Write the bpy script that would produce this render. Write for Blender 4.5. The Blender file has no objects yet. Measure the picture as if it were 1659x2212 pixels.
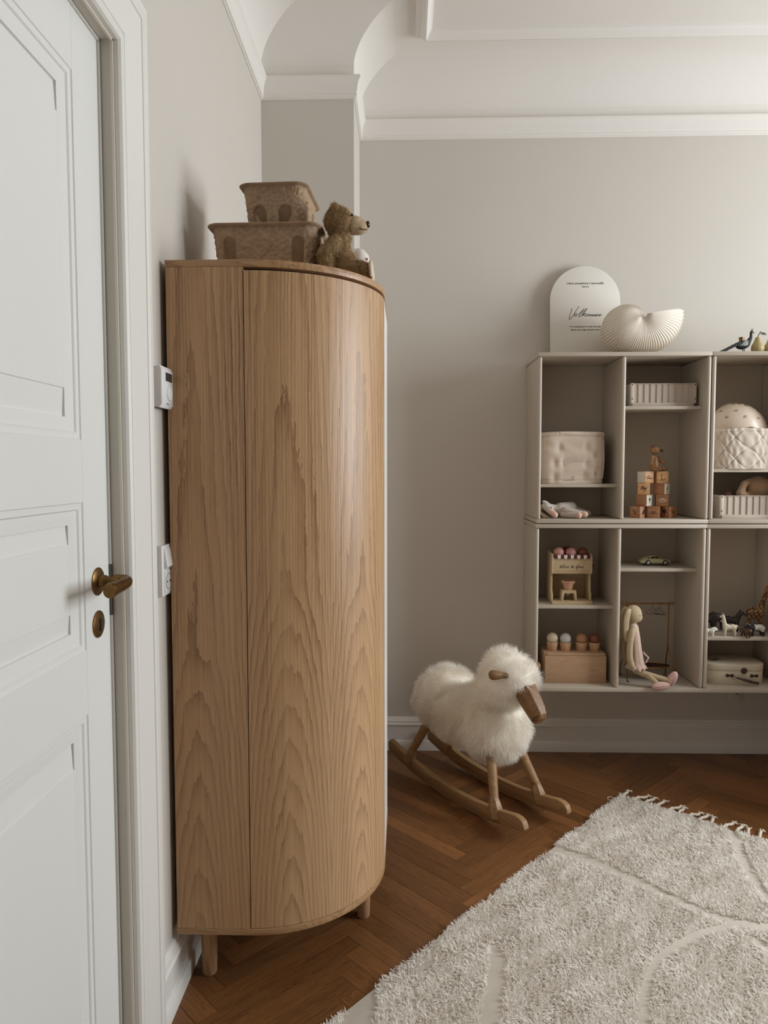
import bpy, bmesh, math, random
import numpy as np
from mathutils import Vector, Matrix, Euler

random.seed(7); rng = np.random.default_rng(7)
SC = bpy.context.scene
COL = SC.collection
PI = math.pi

# ---------------------------------------------------------------- camera
def make_camera():
    f, pitch, yaw, roll, cz = 1566.12, -0.0597, 0.0286, -0.0009, 1.2902
    fw = Vector((-math.sin(yaw)*math.cos(pitch), math.cos(yaw)*math.cos(pitch), math.sin(pitch)))
    r = Vector((math.cos(yaw), math.sin(yaw), 0)); u = r.cross(fw)
    r2 = math.cos(roll)*r + math.sin(roll)*u; u2 = -math.sin(roll)*r + math.cos(roll)*u
    cd = bpy.data.cameras.new('camera'); co = bpy.data.objects.new('camera', cd); COL.objects.link(co)
    cd.sensor_fit = 'VERTICAL'; cd.sensor_height = 36.0; cd.lens = f/2212*36.0
    cd.clip_start = 0.02; cd.clip_end = 100
    M = Matrix((r2, u2, -fw)).transposed().to_4x4(); M.translation = Vector((0, 0, cz))
    co.matrix_world = M
    SC.camera = co
make_camera()

# ---------------------------------------------------------------- light
XL, XR, YR, YB, ZC = -0.564, 3.35, -3.4, 3.277, 3.005     # room: left, right, rear, back, ceiling
YC, XC = 2.915, -0.2                                        # chimney breast in the back left corner
WINDOWS = [(1.25, 2.55, 0.92, 2.55)]   # y0,y1,z0,z1 in the right wall
WIN_POWER = [100.0]
def set_light():
    w = bpy.data.worlds.new('overcast_sky'); SC.world = w; w.use_nodes = True
    bg = w.node_tree.nodes['Background']; bg.inputs[0].default_value = (0.80, 0.88, 1.0, 1); bg.inputs[1].default_value = 1.0
    for (y0, y1, z0, z1), pw in zip(WINDOWS, WIN_POWER):
        ld = bpy.data.lights.new('window_daylight', 'AREA'); ld.shape = 'RECTANGLE'
        ld.size = (y1-y0)*0.94; ld.size_y = (z1-z0)*0.94; ld.energy = pw; ld.color = (0.90, 0.955, 1.0)
        lo = bpy.data.objects.new('window_daylight', ld); COL.objects.link(lo)
        lo.location = (XR+0.02, (y0+y1)/2, (z0+z1)/2)
        lo.rotation_euler = Matrix(((0, 0, 1), (1, 0, 0), (0, 1, 0))).to_euler()   # local -Z looks along -X
set_light()
SC.view_settings.view_transform = 'Standard'; SC.view_settings.look = 'None'
SC.view_settings.gamma = 1.0; SC.view_settings.use_curve_mapping = False
SC.view_settings.exposure = 0.0
try: SC.cycles.diffuse_bounces = 10; SC.cycles.max_bounces = 14; SC.cycles.transmission_bounces = 8
except Exception: pass

# ---------------------------------------------------------------- helpers
def lin(c):
    o = []
    for v in c[:3]:
        v /= 255.0
        o.append(v/12.92 if v <= 0.04045 else ((v+0.055)/1.055)**2.4)
    return (o[0], o[1], o[2], 1.0)

class NT:
    def __init__(s, name):
        s.m = bpy.data.materials.new(name); s.m.use_nodes = True
        s.t = s.m.node_tree; s.b = s.t.nodes['Principled BSDF']
    def n(s, kind, **kw):
        nd = s.t.nodes.new(kind)
        for k, v in kw.items():
            if k.startswith('i_'):
                key = k[2:]; nd.inputs[int(key) if key.isdigit() else key.replace('_', ' ')].default_value = v
            else: setattr(nd, k, v)
        return nd
    def l(s, a, b): s.t.links.new(a, b)
    def math(s, op, a, b=None, c=None, clamp=False):
        nd = s.t.nodes.new('ShaderNodeMath'); nd.operation = op; nd.use_clamp = clamp
        for i, v in enumerate((a, b, c)):
            if v is None: continue
            if isinstance(v, (int, float)): nd.inputs[i].default_value = v
            else: s.l(v, nd.inputs[i])
        return nd.outputs[0]
    def mix(s, fac, a, b):
        nd = s.t.nodes.new('ShaderNodeMix'); nd.data_type = 'RGBA'
        for sock, v in ((nd.inputs[0], fac), (nd.inputs[6], a), (nd.inputs[7], b)):
            if isinstance(v, (int, float)): sock.default_value = v
            elif isinstance(v, tuple): sock.default_value = v
            else: s.l(v, sock)
        return nd.outputs[2]
    def coords(s, kind='Object', scale=(1, 1, 1)):
        tc = s.n('ShaderNodeTexCoord'); mp = s.n('ShaderNodeMapping'); mp.inputs['Scale'].default_value = scale
        s.l(tc.outputs[kind], mp.inputs[0]); return mp.outputs[0]
    def noise(s, vec, scale, detail=3, rough=0.55, dist=0.0):
        nd = s.n('ShaderNodeTexNoise'); nd.inputs['Scale'].default_value = scale; nd.inputs['Detail'].default_value = detail
        nd.inputs['Roughness'].default_value = rough; nd.inputs['Distortion'].default_value = dist
        if vec is not None: s.l(vec, nd.inputs['Vector'])
        return nd.outputs[0]
    def bump(s, h, strength, dist=0.01):
        nd = s.n('ShaderNodeBump'); nd.inputs['Strength'].default_value = strength; nd.inputs['Distance'].default_value = dist
        s.l(h, nd.inputs['Height']); s.l(nd.outputs[0], s.b.inputs['Normal'])

MATS = {}
def mat(name, col, rough=0.5, var=0.0, vscale=8.0, bump=0.0, bscale=60.0, metal=0.0, spec=0.5, sheen=0.0, coat=0.0, bdist=0.004, trans=0.0):
    if name in MATS: return MATS[name]
    T = NT(name); b = T.b
    b.inputs['Roughness'].default_value = rough; b.inputs['Metallic'].default_value = metal
    b.inputs['Specular IOR Level'].default_value = spec
    if sheen: b.inputs['Sheen Weight'].default_value = sheen; b.inputs['Sheen Roughness'].default_value = 0.5
    if coat: b.inputs['Coat Weight'].default_value = coat; b.inputs['Coat Roughness'].default_value = 0.08
    if trans: b.inputs['Transmission Weight'].default_value = trans
    c = lin(col)
    vec = T.coords()
    if var:
        nz = T.noise(vec, vscale)
        d = tuple(x*(1-var) for x in c[:3])+(1,); e = tuple(min(1, x*(1+var)) for x in c[:3])+(1,)
        f = T.math('MULTIPLY_ADD', nz, 2.2, -0.6, clamp=True)
        T.l(T.mix(f, d, e), b.inputs['Base Color'])
    else: b.inputs['Base Color'].default_value = c
    if bump: T.bump(T.noise(vec, bscale, 4), bump, bdist)
    MATS[name] = T.m
    return T.m

def wood(name, light, dark, axis='Z', freq=90.0, rough=0.45, warp=1.0, pore=0.35, coat=0.0):
    """plain sawn wood, grain along a local axis"""
    if name in MATS: return MATS[name]
    T = NT(name); st = {'X': (0.06, 1, 1), 'Y': (1, 0.06, 1), 'Z': (1, 1, 0.06)}[axis]
    v = T.coords('Object', st)
    oi = T.n('ShaderNodeObjectInfo')
    off = T.n('ShaderNodeVectorMath', operation='ADD'); T.l(v, off.inputs[0])
    rv = T.math('MULTIPLY', oi.outputs['Random'], 3.0); cx = T.n('ShaderNodeCombineXYZ'); T.l(rv, cx.inputs[0]); T.l(rv, cx.inputs[1]); T.l(cx.outputs[0], off.inputs[1])
    v = off.outputs[0]
    n1 = T.noise(v, freq*0.12, 3, 0.5, 0.6*warp)
    rings = T.math('FRACT', T.math('MULTIPLY', n1, freq*0.12))
    rings = T.math('POWER', rings, 2.2)
    n2 = T.noise(v, freq*4.0, 2, 0.6)
    f = T.math('ADD', T.math('MULTIPLY', rings, 0.6), T.math('MULTIPLY', n2, pore), clamp=True)
    T.l(T.mix(f, lin(light), lin(dark)), T.b.inputs['Base Color'])
    T.b.inputs['Roughness'].default_value = rough
    if coat: T.b.inputs['Coat Weight'].default_value = coat
    T.bump(n2, 0.08, 0.002)
    MATS[name] = T.m
    return T.m

def vcol_mat(name, rough=0.8, sheen=0.0, bump=0.0, bscale=200.0, spec=0.4, trans=0.0):
    """colour from the per-vertex attribute 'tint'"""
    if name in MATS: return MATS[name]
    T = NT(name); at = T.n('ShaderNodeAttribute'); at.attribute_name = 'tint'
    T.l(at.outputs['Color'], T.b.inputs['Base Color']); T.b.inputs['Roughness'].default_value = rough
    T.b.inputs['Specular IOR Level'].default_value = spec
    if sheen: T.b.inputs['Sheen Weight'].default_value = sheen
    if trans:
        tr = T.n('ShaderNodeBsdfTranslucent'); mx = T.n('ShaderNodeMixShader'); mx.inputs[0].default_value = trans
        T.l(at.outputs['Color'], tr.inputs[0]); T.l(T.b.outputs[0], mx.inputs[1]); T.l(tr.outputs[0], mx.inputs[2])
        T.l(mx.outputs[0], T.t.nodes['Material Output'].inputs[0])
    if bump: T.bump(T.noise(T.coords(), bscale, 3), bump, 0.002)
    MATS[name] = T.m
    return T.m

# --- bmesh builders
def nbm(): return bmesh.new()
def box(bm, x0, x1, y0, y1, z0, z1, bev=0.0, seg=2, M=None):
    b = bmesh.new(); r = bmesh.ops.create_cube(b, size=1)
    S = Matrix.Diagonal((abs(x1-x0), abs(y1-y0), abs(z1-z0), 1)); T = Matrix.Translation(((x0+x1)/2, (y0+y1)/2, (z0+z1)/2))
    bmesh.ops.transform(b, matrix=T @ S, verts=b.verts)
    if bev: bmesh.ops.bevel(b, geom=list(b.edges), offset=bev, segments=seg, profile=0.5, affect='EDGES', clamp_overlap=True)
    if M is not None: bmesh.ops.transform(b, matrix=M, verts=b.verts)
    join(bm, b); return bm
def join(bm, b):
    me = bpy.data.meshes.new('_t'); b.to_mesh(me); b.free(); bm.from_mesh(me); bpy.data.meshes.remove(me)
def frame_of(d):
    d = Vector(d).normalized(); a = Vector((0, 0, 1)) if abs(d.z) < 0.9 else Vector((1, 0, 0))
    u = d.cross(a).normalized(); return u, d.cross(u).normalized()
def tube(bm, pts, r, n=10, caps=True, flat=1.0, closed=False, up=None):
    pts = [Vector(p) for p in pts]; N = len(pts)
    rs = r if isinstance(r, (list, tuple)) else [r]*N
    rings = []; u = None
    for i, p in enumerate(pts):
        if closed: d = pts[(i+1) % N]-pts[i-1]
        else: d = pts[min(i+1, N-1)]-pts[max(i-1, 0)]
        d = d.normalized()
        if up is not None: u = d.cross(Vector(up)).normalized()
        elif u is None: u, _ = frame_of(d)
        else:
            u = u - d*u.dot(d); u.normalize()
        v = d.cross(u)
        rings.append([bm.verts.new(p + (u*math.cos(2*PI*k/n) + v*math.sin(2*PI*k/n)*flat)*rs[i]) for k in range(n)])
    for i in range(N if closed else N-1):
        A, B = rings[i], rings[(i+1) % N]
        for k in range(n): bm.faces.new((A[k], A[(k+1) % n], B[(k+1) % n], B[k]))
    if caps and not closed:
        bm.faces.new(rings[0][::-1]); bm.faces.new(rings[-1])
    return bm
def lathe(bm, prof, c=(0, 0, 0), n=28, M=None, cap=True):
    c = Vector(c); rings = []
    b = bmesh.new()
    for r, z in prof:
        if r < 1e-6: rings.append([b.verts.new((0, 0, z))])
        else: rings.append([b.verts.new((r*math.cos(2*PI*k/n), r*math.sin(2*PI*k/n), z)) for k in range(n)])
    for A, B in zip(rings, rings[1:]):
        for k in range(n):
            a0, a1 = A[k % len(A)], A[(k+1) % len(A)]; b0, b1 = B[k % len(B)], B[(k+1) % len(B)]
            f = [a0]
            if a1 is not a0: f.append(a1)
            if b1 is not b0: f.append(b1)
            f.append(b0)
            if len(set(f)) >= 3: b.faces.new(list(dict.fromkeys(f)))
    if cap:
        if len(rings[0]) > 1: b.faces.new(rings[0][::-1])
        if len(rings[-1]) > 1: b.faces.new(rings[-1])
    if M is not None: bmesh.ops.transform(b, matrix=M, verts=b.verts)
    bmesh.ops.translate(b, verts=b.verts, vec=c)
    join(bm, b); return bm
def ell(bm, c, r, rot=(0, 0, 0), u=20, v=14):
    if isinstance(r, (int, float)): r = (r, r, r)
    M = Matrix.Translation(c) @ Euler(rot).to_matrix().to_4x4() @ Matrix.Diagonal((r[0], r[1], r[2], 1))
    bmesh.ops.create_uvsphere(bm, u_segments=u, v_segments=v, radius=1.0, matrix=M); return bm
def cap(bm, a, b, ra, rb, n=14):
    """tapered capsule (closed volumes, meant for a voxel remesh)"""
    tube(bm, [a, b], [ra, rb], n); ell(bm, a, ra, u=n, v=10); ell(bm, b, rb, u=n, v=10)
def prism(bm, poly, lo, hi, axis='Y', bev=0.0):
    """polygon extruded along an axis: Y -> poly is (x,z); X -> (y,z); Z -> (x,y)"""
    def P(p, t): return {'Y': (p[0], t, p[1]), 'X': (t, p[0], p[1]), 'Z': (p[0], p[1], t)}[axis]
    b = bmesh.new()
    A = [b.verts.new(P(p, lo)) for p in poly]; B = [b.verts.new(P(p, hi)) for p in poly]
    n = len(poly)
    fs = [b.faces.new(A), b.faces.new(B[::-1])]
    for i in range(n): b.faces.new((A[i], B[i], B[(i+1) % n], A[(i+1) % n]))
    bmesh.ops.recalc_face_normals(b, faces=b.faces)
    if bev: bmesh.ops.bevel(b, geom=[e for e in b.edges if e.verts[0] in A and e.verts[1] in A or e.verts[0] in B and e.verts[1] in B], offset=bev, segments=2, profile=0.5, affect='EDGES')
    join(bm, b); return bm
def grid(bm, P, wu=False, wv=False):
    """P[i][j] -> points; quads, optional wrap"""
    V = [[bm.verts.new(p) for p in row] for row in P]; m, n = len(V), len(V[0])
    for i in range(m if wu else m-1):
        for j in range(n if wv else n-1):
            bm.faces.new((V[i][j], V[(i+1) % m][j], V[(i+1) % m][(j+1) % n], V[i][(j+1) % n]))
    return V
def superell(t, a, b, e):
    c, s = math.cos(t), math.sin(t)
    return (a*math.copysign(abs(c)**(2/e), c), b*math.copysign(abs(s)**(2/e), s))
def rrect(w, d, r, n=6):
    """rounded rectangle outline centred at 0"""
    o = []
    for cx, cy, a in ((w/2-r, d/2-r, 0), (-w/2+r, d/2-r, PI/2), (-w/2+r, -d/2+r, PI), (w/2-r, -d/2+r, 1.5*PI)):
        for k in range(n+1):
            t = a+k*PI/2/n; o.append((cx+r*math.cos(t), cy+r*math.sin(t)))
    return o

def finish(me, m, smooth=40):
    if m is not None: me.materials.append(m)
    if smooth:
        me.polygons.foreach_set('use_smooth', [True]*len(me.polygons))
        if smooth < 180:
            try: me.set_sharp_from_angle(angle=math.radians(smooth))
            except Exception: pass
def obj(name, bm, m, parent=None, smooth=40, loc=None, rot=None):
    me = bpy.data.meshes.new(name)
    bmesh.ops.recalc_face_normals(bm, faces=bm.faces)
    bm.to_mesh(me); bm.free(); finish(me, m, smooth)
    o = bpy.data.objects.new(name, me); COL.objects.link(o)
    if parent is not None: o.parent = parent
    if loc is not None: o.location = loc
    if rot is not None: o.rotation_euler = rot
    return o
def tag(o, label, cat, group=None):
    o['label'] = label; o['category'] = cat
    if group: o['group'] = group
    return o
def thing(name, label, cat, loc=(0, 0, 0), rz=0.0, group=None):
    o = bpy.data.objects.new(name, None); COL.objects.link(o); o.empty_display_size = 0.05
    o.location = loc; o.rotation_euler = (0, 0, rz)
    return tag(o, label, cat, group)
def struct(name, bm, m, smooth=40):
    o = obj(name, bm, m, None, smooth); o['kind'] = 'structure'; return o
def plabel(o, s): o['label'] = s; return o

def blob_mesh(bm, voxel, smooth=6, factor=0.5):
    """join closed volumes into one continuous skin"""
    me = bpy.data.meshes.new('_b'); bm.to_mesh(me); bm.free()
    o = bpy.data.objects.new('_b', me); COL.objects.link(o)
    r = o.modifiers.new('r', 'REMESH'); r.mode = 'VOXEL'; r.voxel_size = voxel
    if smooth:
        s = o.modifiers.new('s', 'SMOOTH'); s.iterations = smooth; s.factor = factor
    dg = bpy.context.evaluated_depsgraph_get()
    out = bpy.data.meshes.new_from_object(o.evaluated_get(dg))
    bpy.data.objects.remove(o); bpy.data.meshes.remove(me)
    return out
def blob(name, bm, m, parent, voxel, smooth=6, paint=None):
    me = blob_mesh(bm, voxel, smooth); me.name = name; me.materials.clear(); finish(me, m, 180)
    if paint is not None:
        n = len(me.vertices); co = np.empty(n*3, 'f'); me.vertices.foreach_get('co', co)
        a = me.color_attributes.new('tint', 'FLOAT_COLOR', 'POINT'); a.data.foreach_set('color', paint(co.reshape(-1, 3)).astype('f').ravel())
    o = bpy.data.objects.new(name, me); COL.objects.link(o)
    if parent is not None: o.parent = parent
    return o
def paint_by(base, rules):
    """rules: list of (mask function on Nx3, colour)"""
    def f(co):
        c = np.tile(np.array(lin(base)), (len(co), 1))
        for m, col in rules: c[m(co)] = lin(col)
        return c
    return f

def sample_surface(me, n):
    me.calc_loop_triangles(); t = len(me.loop_triangles); idx = np.empty(t*3, 'i'); me.loop_triangles.foreach_get('vertices', idx); idx = idx.reshape(-1, 3)
    co = np.empty(len(me.vertices)*3, 'f'); me.vertices.foreach_get('co', co); co = co.reshape(-1, 3)
    no = np.empty(len(me.vertices)*3, 'f'); me.vertices.foreach_get('normal', no); no = no.reshape(-1, 3)
    a, b, c = co[idx[:, 0]], co[idx[:, 1]], co[idx[:, 2]]
    ar = np.linalg.norm(np.cross(b-a, c-a), axis=1); k = rng.choice(t, n, p=ar/ar.sum())
    u, v = rng.random(n), rng.random(n); f = u+v > 1; u[f], v[f] = 1-u[f], 1-v[f]; w = 1-u-v
    P = a[k]*w[:, None]+b[k]*u[:, None]+c[k]*v[:, None]
    N = no[idx[k, 0]]*w[:, None]+no[idx[k, 1]]*u[:, None]+no[idx[k, 2]]*v[:, None]
    return P, N/np.maximum(np.linalg.norm(N, axis=1, keepdims=True), 1e-6)
def strands(name, P, FN, side, width, cols, m, parent, taper=0.35):
    """P: S+1 arrays (N,3) of strand points, ribbon meshes; cols (N,3) linear"""
    S = len(P)-1; N = len(P[0]); verts = np.empty((N, 2*S+1, 3), 'f')
    for i in range(S):
        w = width*(1-(1-taper)*i/S)
        verts[:, 2*i] = P[i]-side*w[:, None]/2; verts[:, 2*i+1] = P[i]+side*w[:, None]/2
    verts[:, 2*S] = P[S]
    base = (np.arange(N)*(2*S+1))[:, None]
    quads = np.concatenate([base+np.array([2*i, 2*i+1, 2*i+3, 2*i+2]) for i in range(S-1)], 1).reshape(N, S-1, 4) if S > 1 else np.empty((N, 0, 4), int)
    tri = base+np.array([2*S-2, 2*S-1, 2*S])
    me = bpy.data.meshes.new(name)
    me.vertices.add(N*(2*S+1)); me.vertices.foreach_set('co', verts.ravel())
    lv = np.concatenate([quads.reshape(N, -1), tri], 1); me.loops.add(lv.size); me.loops.foreach_set('vertex_index', lv.ravel().astype('i'))
    tot = np.tile(np.array([4]*(S-1)+[3]), N); start = np.concatenate([[0], np.cumsum(tot)[:-1]])
    me.polygons.add(len(tot)); me.polygons.foreach_set('loop_start', start.astype('i'))
    try: me.polygons.foreach_set('loop_total', tot.astype('i'))
    except Exception: pass
    me.update(calc_edges=True)
    a = me.color_attributes.new('tint', 'FLOAT_COLOR', 'POINT')
    c4 = np.ones((N, 2*S+1, 4), 'f'); c4[:, :, :3] = cols[:, None, :]; a.data.foreach_set('color', c4.ravel())
    if FN is not None:
        a = me.attributes.new('fnorm', 'FLOAT_VECTOR', 'POINT'); a.data.foreach_set('vector', np.repeat(FN.astype('f'), 2*S+1, axis=0).ravel())
    finish(me, m, 180)
    o = bpy.data.objects.new(name, me); COL.objects.link(o)
    if parent is not None: o.parent = parent
    o['kind'] = 'stuff'
    return o
def unit(v): return v/np.maximum(np.linalg.norm(v, axis=1, keepdims=True), 1e-9)
def noise3(P, s, k=5):
    """cheap smooth vector noise"""
    r = np.random.default_rng(3); out = np.zeros_like(P)
    for i in range(k):
        F = r.normal(size=(3, 3))*s*(1+0.5*i); ph = r.random(3)*6.28
        out += np.sin(P@F+ph)/(1+0.4*i)
    return out/2.0
def fur(name, me, n, length, width, m, parent, light, dark, comb=(0, 0, -0.2), mess=0.5, curl=0.4, segs=4, lvar=0.35, nscale=30.0, mask=None):
    P0, N = sample_surface(me, n)
    if mask is not None:
        k = mask(P0); P0, N = P0[k], N[k]
    n = len(P0)
    d = unit(N + np.array(comb) + noise3(P0, nscale)*mess + rng.normal(size=(n, 3))*0.18)
    c = noise3(P0*1.7+3, nscale*0.8)*curl + rng.normal(size=(n, 3))*0.15
    L = length*(1-lvar*rng.random(n)); pts = [P0-N*0.001]
    for i in range(segs):
        t = (i+1)/segs
        pts.append(pts[-1]+d*(L/segs)[:, None]); d = unit(d+c*0.35+np.array((0, 0, -0.05)))
    side = unit(unit(np.cross(pts[-1]-pts[0], N))+rng.normal(size=(n, 3))*0.35)      # ribbons lie flat, facing outwards
    t = np.clip(rng.normal(0.55, 0.25, n), 0, 1)[:, None]
    cols = np.array(lin(dark)[:3])*(1-t)+np.array(lin(light)[:3])*t
    return strands(name, pts, None, side, width*(0.7+0.6*rng.random(n)), cols, m, parent)

def strokes(bm, lines, r, o, U, V, n=5):
    """pen strokes (2-D polylines) laid on a plane at o with axes U, V"""
    o, U, V = Vector(o), Vector(U), Vector(V)
    for ln in lines:
        if len(ln) < 2: continue
        tube(bm, [o+U*p[0]+V*p[1] for p in ln], r, n)
def smoothline(pts, k=4):
    """Catmull-Rom"""
    P = [Vector((*p, 0)) if len(p) == 2 else Vector(p) for p in pts]; out = []
    for i in range(len(P)-1):
        a, b, c, d = P[max(i-1, 0)], P[i], P[i+1], P[min(i+2, len(P)-1)]
        for j in range(k):
            t = j/k; out.append(0.5*((2*b)+(c-a)*t+(2*a-5*b+4*c-d)*t*t+(3*b-a-3*c+d)*t**3))
    out.append(P[-1]); return [tuple(v) if len(pts[0]) == 3 else (v.x, v.y) for v in out]
def text_mesh(name, body, size, m, parent, loc, rot, shear=0.0, align='CENTER', spacing=1.0, off=0.0, ext=0.0003):
    cu = bpy.data.curves.new('_f', 'FONT'); cu.body = body; cu.size = size; cu.shear = shear; cu.align_x = align; cu.extrude = ext; cu.space_character = spacing; cu.offset = off
    cu.resolution_u = 3
    t = bpy.data.objects.new('_f', cu); COL.objects.link(t)
    me = bpy.data.meshes.new_from_object(t.evaluated_get(bpy.context.evaluated_depsgraph_get()))
    bpy.data.objects.remove(t); bpy.data.curves.remove(cu)
    me.name = name; me.materials.clear(); finish(me, m, 0)
    o = bpy.data.objects.new(name, me); COL.objects.link(o); o.parent = parent; o.location = loc; o.rotation_euler = rot
    return o
# ---------------------------------------------------------------- materials of the room
def paint(name, col, rough=0.6, bump=0.05, bscale=180.0, var=0.015, spec=0.4):
    return mat(name, col, rough, var, 1.5, bump, bscale, spec=spec, bdist=0.001)
WALL = paint('greige_wall_paint', (203, 197, 188), 0.75, 0.10, 260)
CEIL = paint('white_ceiling_paint', (227, 223, 217), 0.85, 0.22, 45)
TRIM = paint('white_trim_paint', (226, 224, 218), 0.32, 0.04, 90)
DOORP = paint('white_door_lacquer', (224, 224, 220), 0.42, 0.03, 300)
JAMB = paint('grey_jamb_paint', (203, 198, 186), 0.6)

def oak_veneer(name, light, dark, s0, leaf, d0=0.02, d1=0.10, zk=0.95, N=125.0, seed=0.0, rough=0.42):
    """flat-sawn oak veneer with cathedral arches; UV = metres across, metres up"""
    T = NT(name); tc = T.n('ShaderNodeTexCoord'); sp = T.n('ShaderNodeSeparateXYZ'); T.l(tc.outputs['UV'], sp.inputs[0])
    s, z = sp.outputs[0], sp.outputs[1]
    def v(kx, kz):
        c = T.n('ShaderNodeCombineXYZ'); T.l(T.math('MULTIPLY', s, kx), c.inputs[0]); T.l(T.math('MULTIPLY', z, kz), c.inputs[1]); c.inputs[2].default_value = seed
        return c.outputs[0]
    w1 = T.math('MULTIPLY_ADD', T.noise(v(8, 0.7), 1.0, 3, 0.5), 0.036, -0.018)
    w2 = T.math('MULTIPLY_ADD', T.noise(v(30, 3), 1.0, 3, 0.6), 0.016, -0.008)
    w3 = T.math('MULTIPLY_ADD', T.noise(v(110, 22), 1.0, 2, 0.6), 0.0035, -0.00175)
    t = T.math('PINGPONG', T.math('ADD', s, 0.0), leaf)
    t = T.math('ADD', T.math('SUBTRACT', t, s0), w1)
    zz = T.math('MINIMUM', z, zk); up = T.math('MAXIMUM', T.math('SUBTRACT', z, zk), 0.0)
    d = T.math('ADD', T.math('MULTIPLY_ADD', zz, d1, d0), T.math('MULTIPLY', up, 0.02))
    d = T.math('ADD', d, w2)
    r = T.math('SQRT', T.math('ADD', T.math('MULTIPLY', t, t), T.math('MULTIPLY', d, d)))
    r = T.math('ADD', r, w3)
    ring = T.math('FRACT', T.math('MULTIPLY', r, N))
    ring = T.math('POWER', ring, 2.6)
    amp = T.math('MULTIPLY_ADD', T.noise(v(14, 1.6), 1.0, 2), 1.3, -0.15, clamp=True)
    pores = T.noise(v(900, 22), 1.0, 2, 0.6)
    streak = T.noise(v(150, 0.9), 1.0, 4, 0.65)
    # straight quarter-sawn lines beside and above the arches
    r2 = T.math('ADD', T.math('ADD', s, T.math('MULTIPLY', w1, 0.55)), T.math('ADD', T.math('MULTIPLY', w2, 0.5), T.math('MULTIPLY', w3, 1.5)))
    ring2 = T.math('POWER', T.math('FRACT', T.math('MULTIPLY', r2, N*1.25)), 3.0)
    amp2 = T.math('MULTIPLY_ADD', T.noise(v(22, 0.8), 1.0, 2), 2.6, -0.95, clamp=True)
    hi = T.math('MULTIPLY_ADD', z, 1.5, -0.75, clamp=True)
    lines = T.math('MULTIPLY', T.math('MULTIPLY', ring2, amp2), T.math('MULTIPLY_ADD', hi, 0.75, 0.15))
    fac = T.math('ADD', T.math('MULTIPLY', T.math('MULTIPLY', ring, amp), 0.95), T.math('MULTIPLY_ADD', pores, 0.46, -0.18))
    fac = T.math('ADD', fac, lines)
    fac = T.math('ADD', fac, T.math('MULTIPLY_ADD', streak, 0.95, -0.44), clamp=True)
    T.l(T.mix(fac, lin(light), lin(dark)), T.b.inputs['Base Color'])
    T.b.inputs['Roughness'].default_value = rough
    T.bump(T.math('ADD', T.math('MULTIPLY', pores, 0.5), T.math('ADD', ring, ring2)), 0.12, 0.0015)
    MATS[name] = T.m; return T.m

def parquet_mat():
    T = NT('oak_parquet'); tc = T.n('ShaderNodeTexCoord'); mp = T.n('ShaderNodeMapping'); T.l(tc.outputs['UV'], mp.inputs[0])
    mp.inputs['Scale'].default_value = (3.0, 60.0, 1)
    at = T.n('ShaderNodeAttribute'); at.attribute_name = 'tint'
    g = T.noise(mp.outputs[0], 1.0, 4, 0.6, 1.2)
    mp2 = T.n('ShaderNodeMapping'); T.l(tc.outputs['UV'], mp2.inputs[0]); mp2.inputs['Scale'].default_value = (14.0, 700.0, 1)
    p = T.noise(mp2.outputs[0], 1.0, 2, 0.5)
    rings = T.math('POWER', T.math('FRACT', T.math('MULTIPLY', g, 7.0)), 2.0)
    f = T.math('ADD', T.math('MULTIPLY_ADD', g, 0.5, -0.05), T.math('MULTIPLY_ADD', rings, 0.45, T.math('MULTIPLY', p, 0.42)), clamp=True)
    dk = T.n('ShaderNodeMix', data_type='RGBA', blend_type='MULTIPLY'); dk.inputs[0].default_value = 1.0
    T.l(at.outputs['Color'], dk.inputs[6]); dk.inputs[7].default_value = (0.36, 0.29, 0.23, 1)
    T.l(T.mix(f, at.outputs['Color'], dk.outputs[2]), T.b.inputs['Base Color'])
    T.b.inputs['Roughness'].default_value = 0.42; T.b.inputs['Specular IOR Level'].default_value = 0.45
    T.bump(T.math('ADD', p, T.math('MULTIPLY', rings, 0.5)), 0.12, 0.0015)
    return T.m

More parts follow.
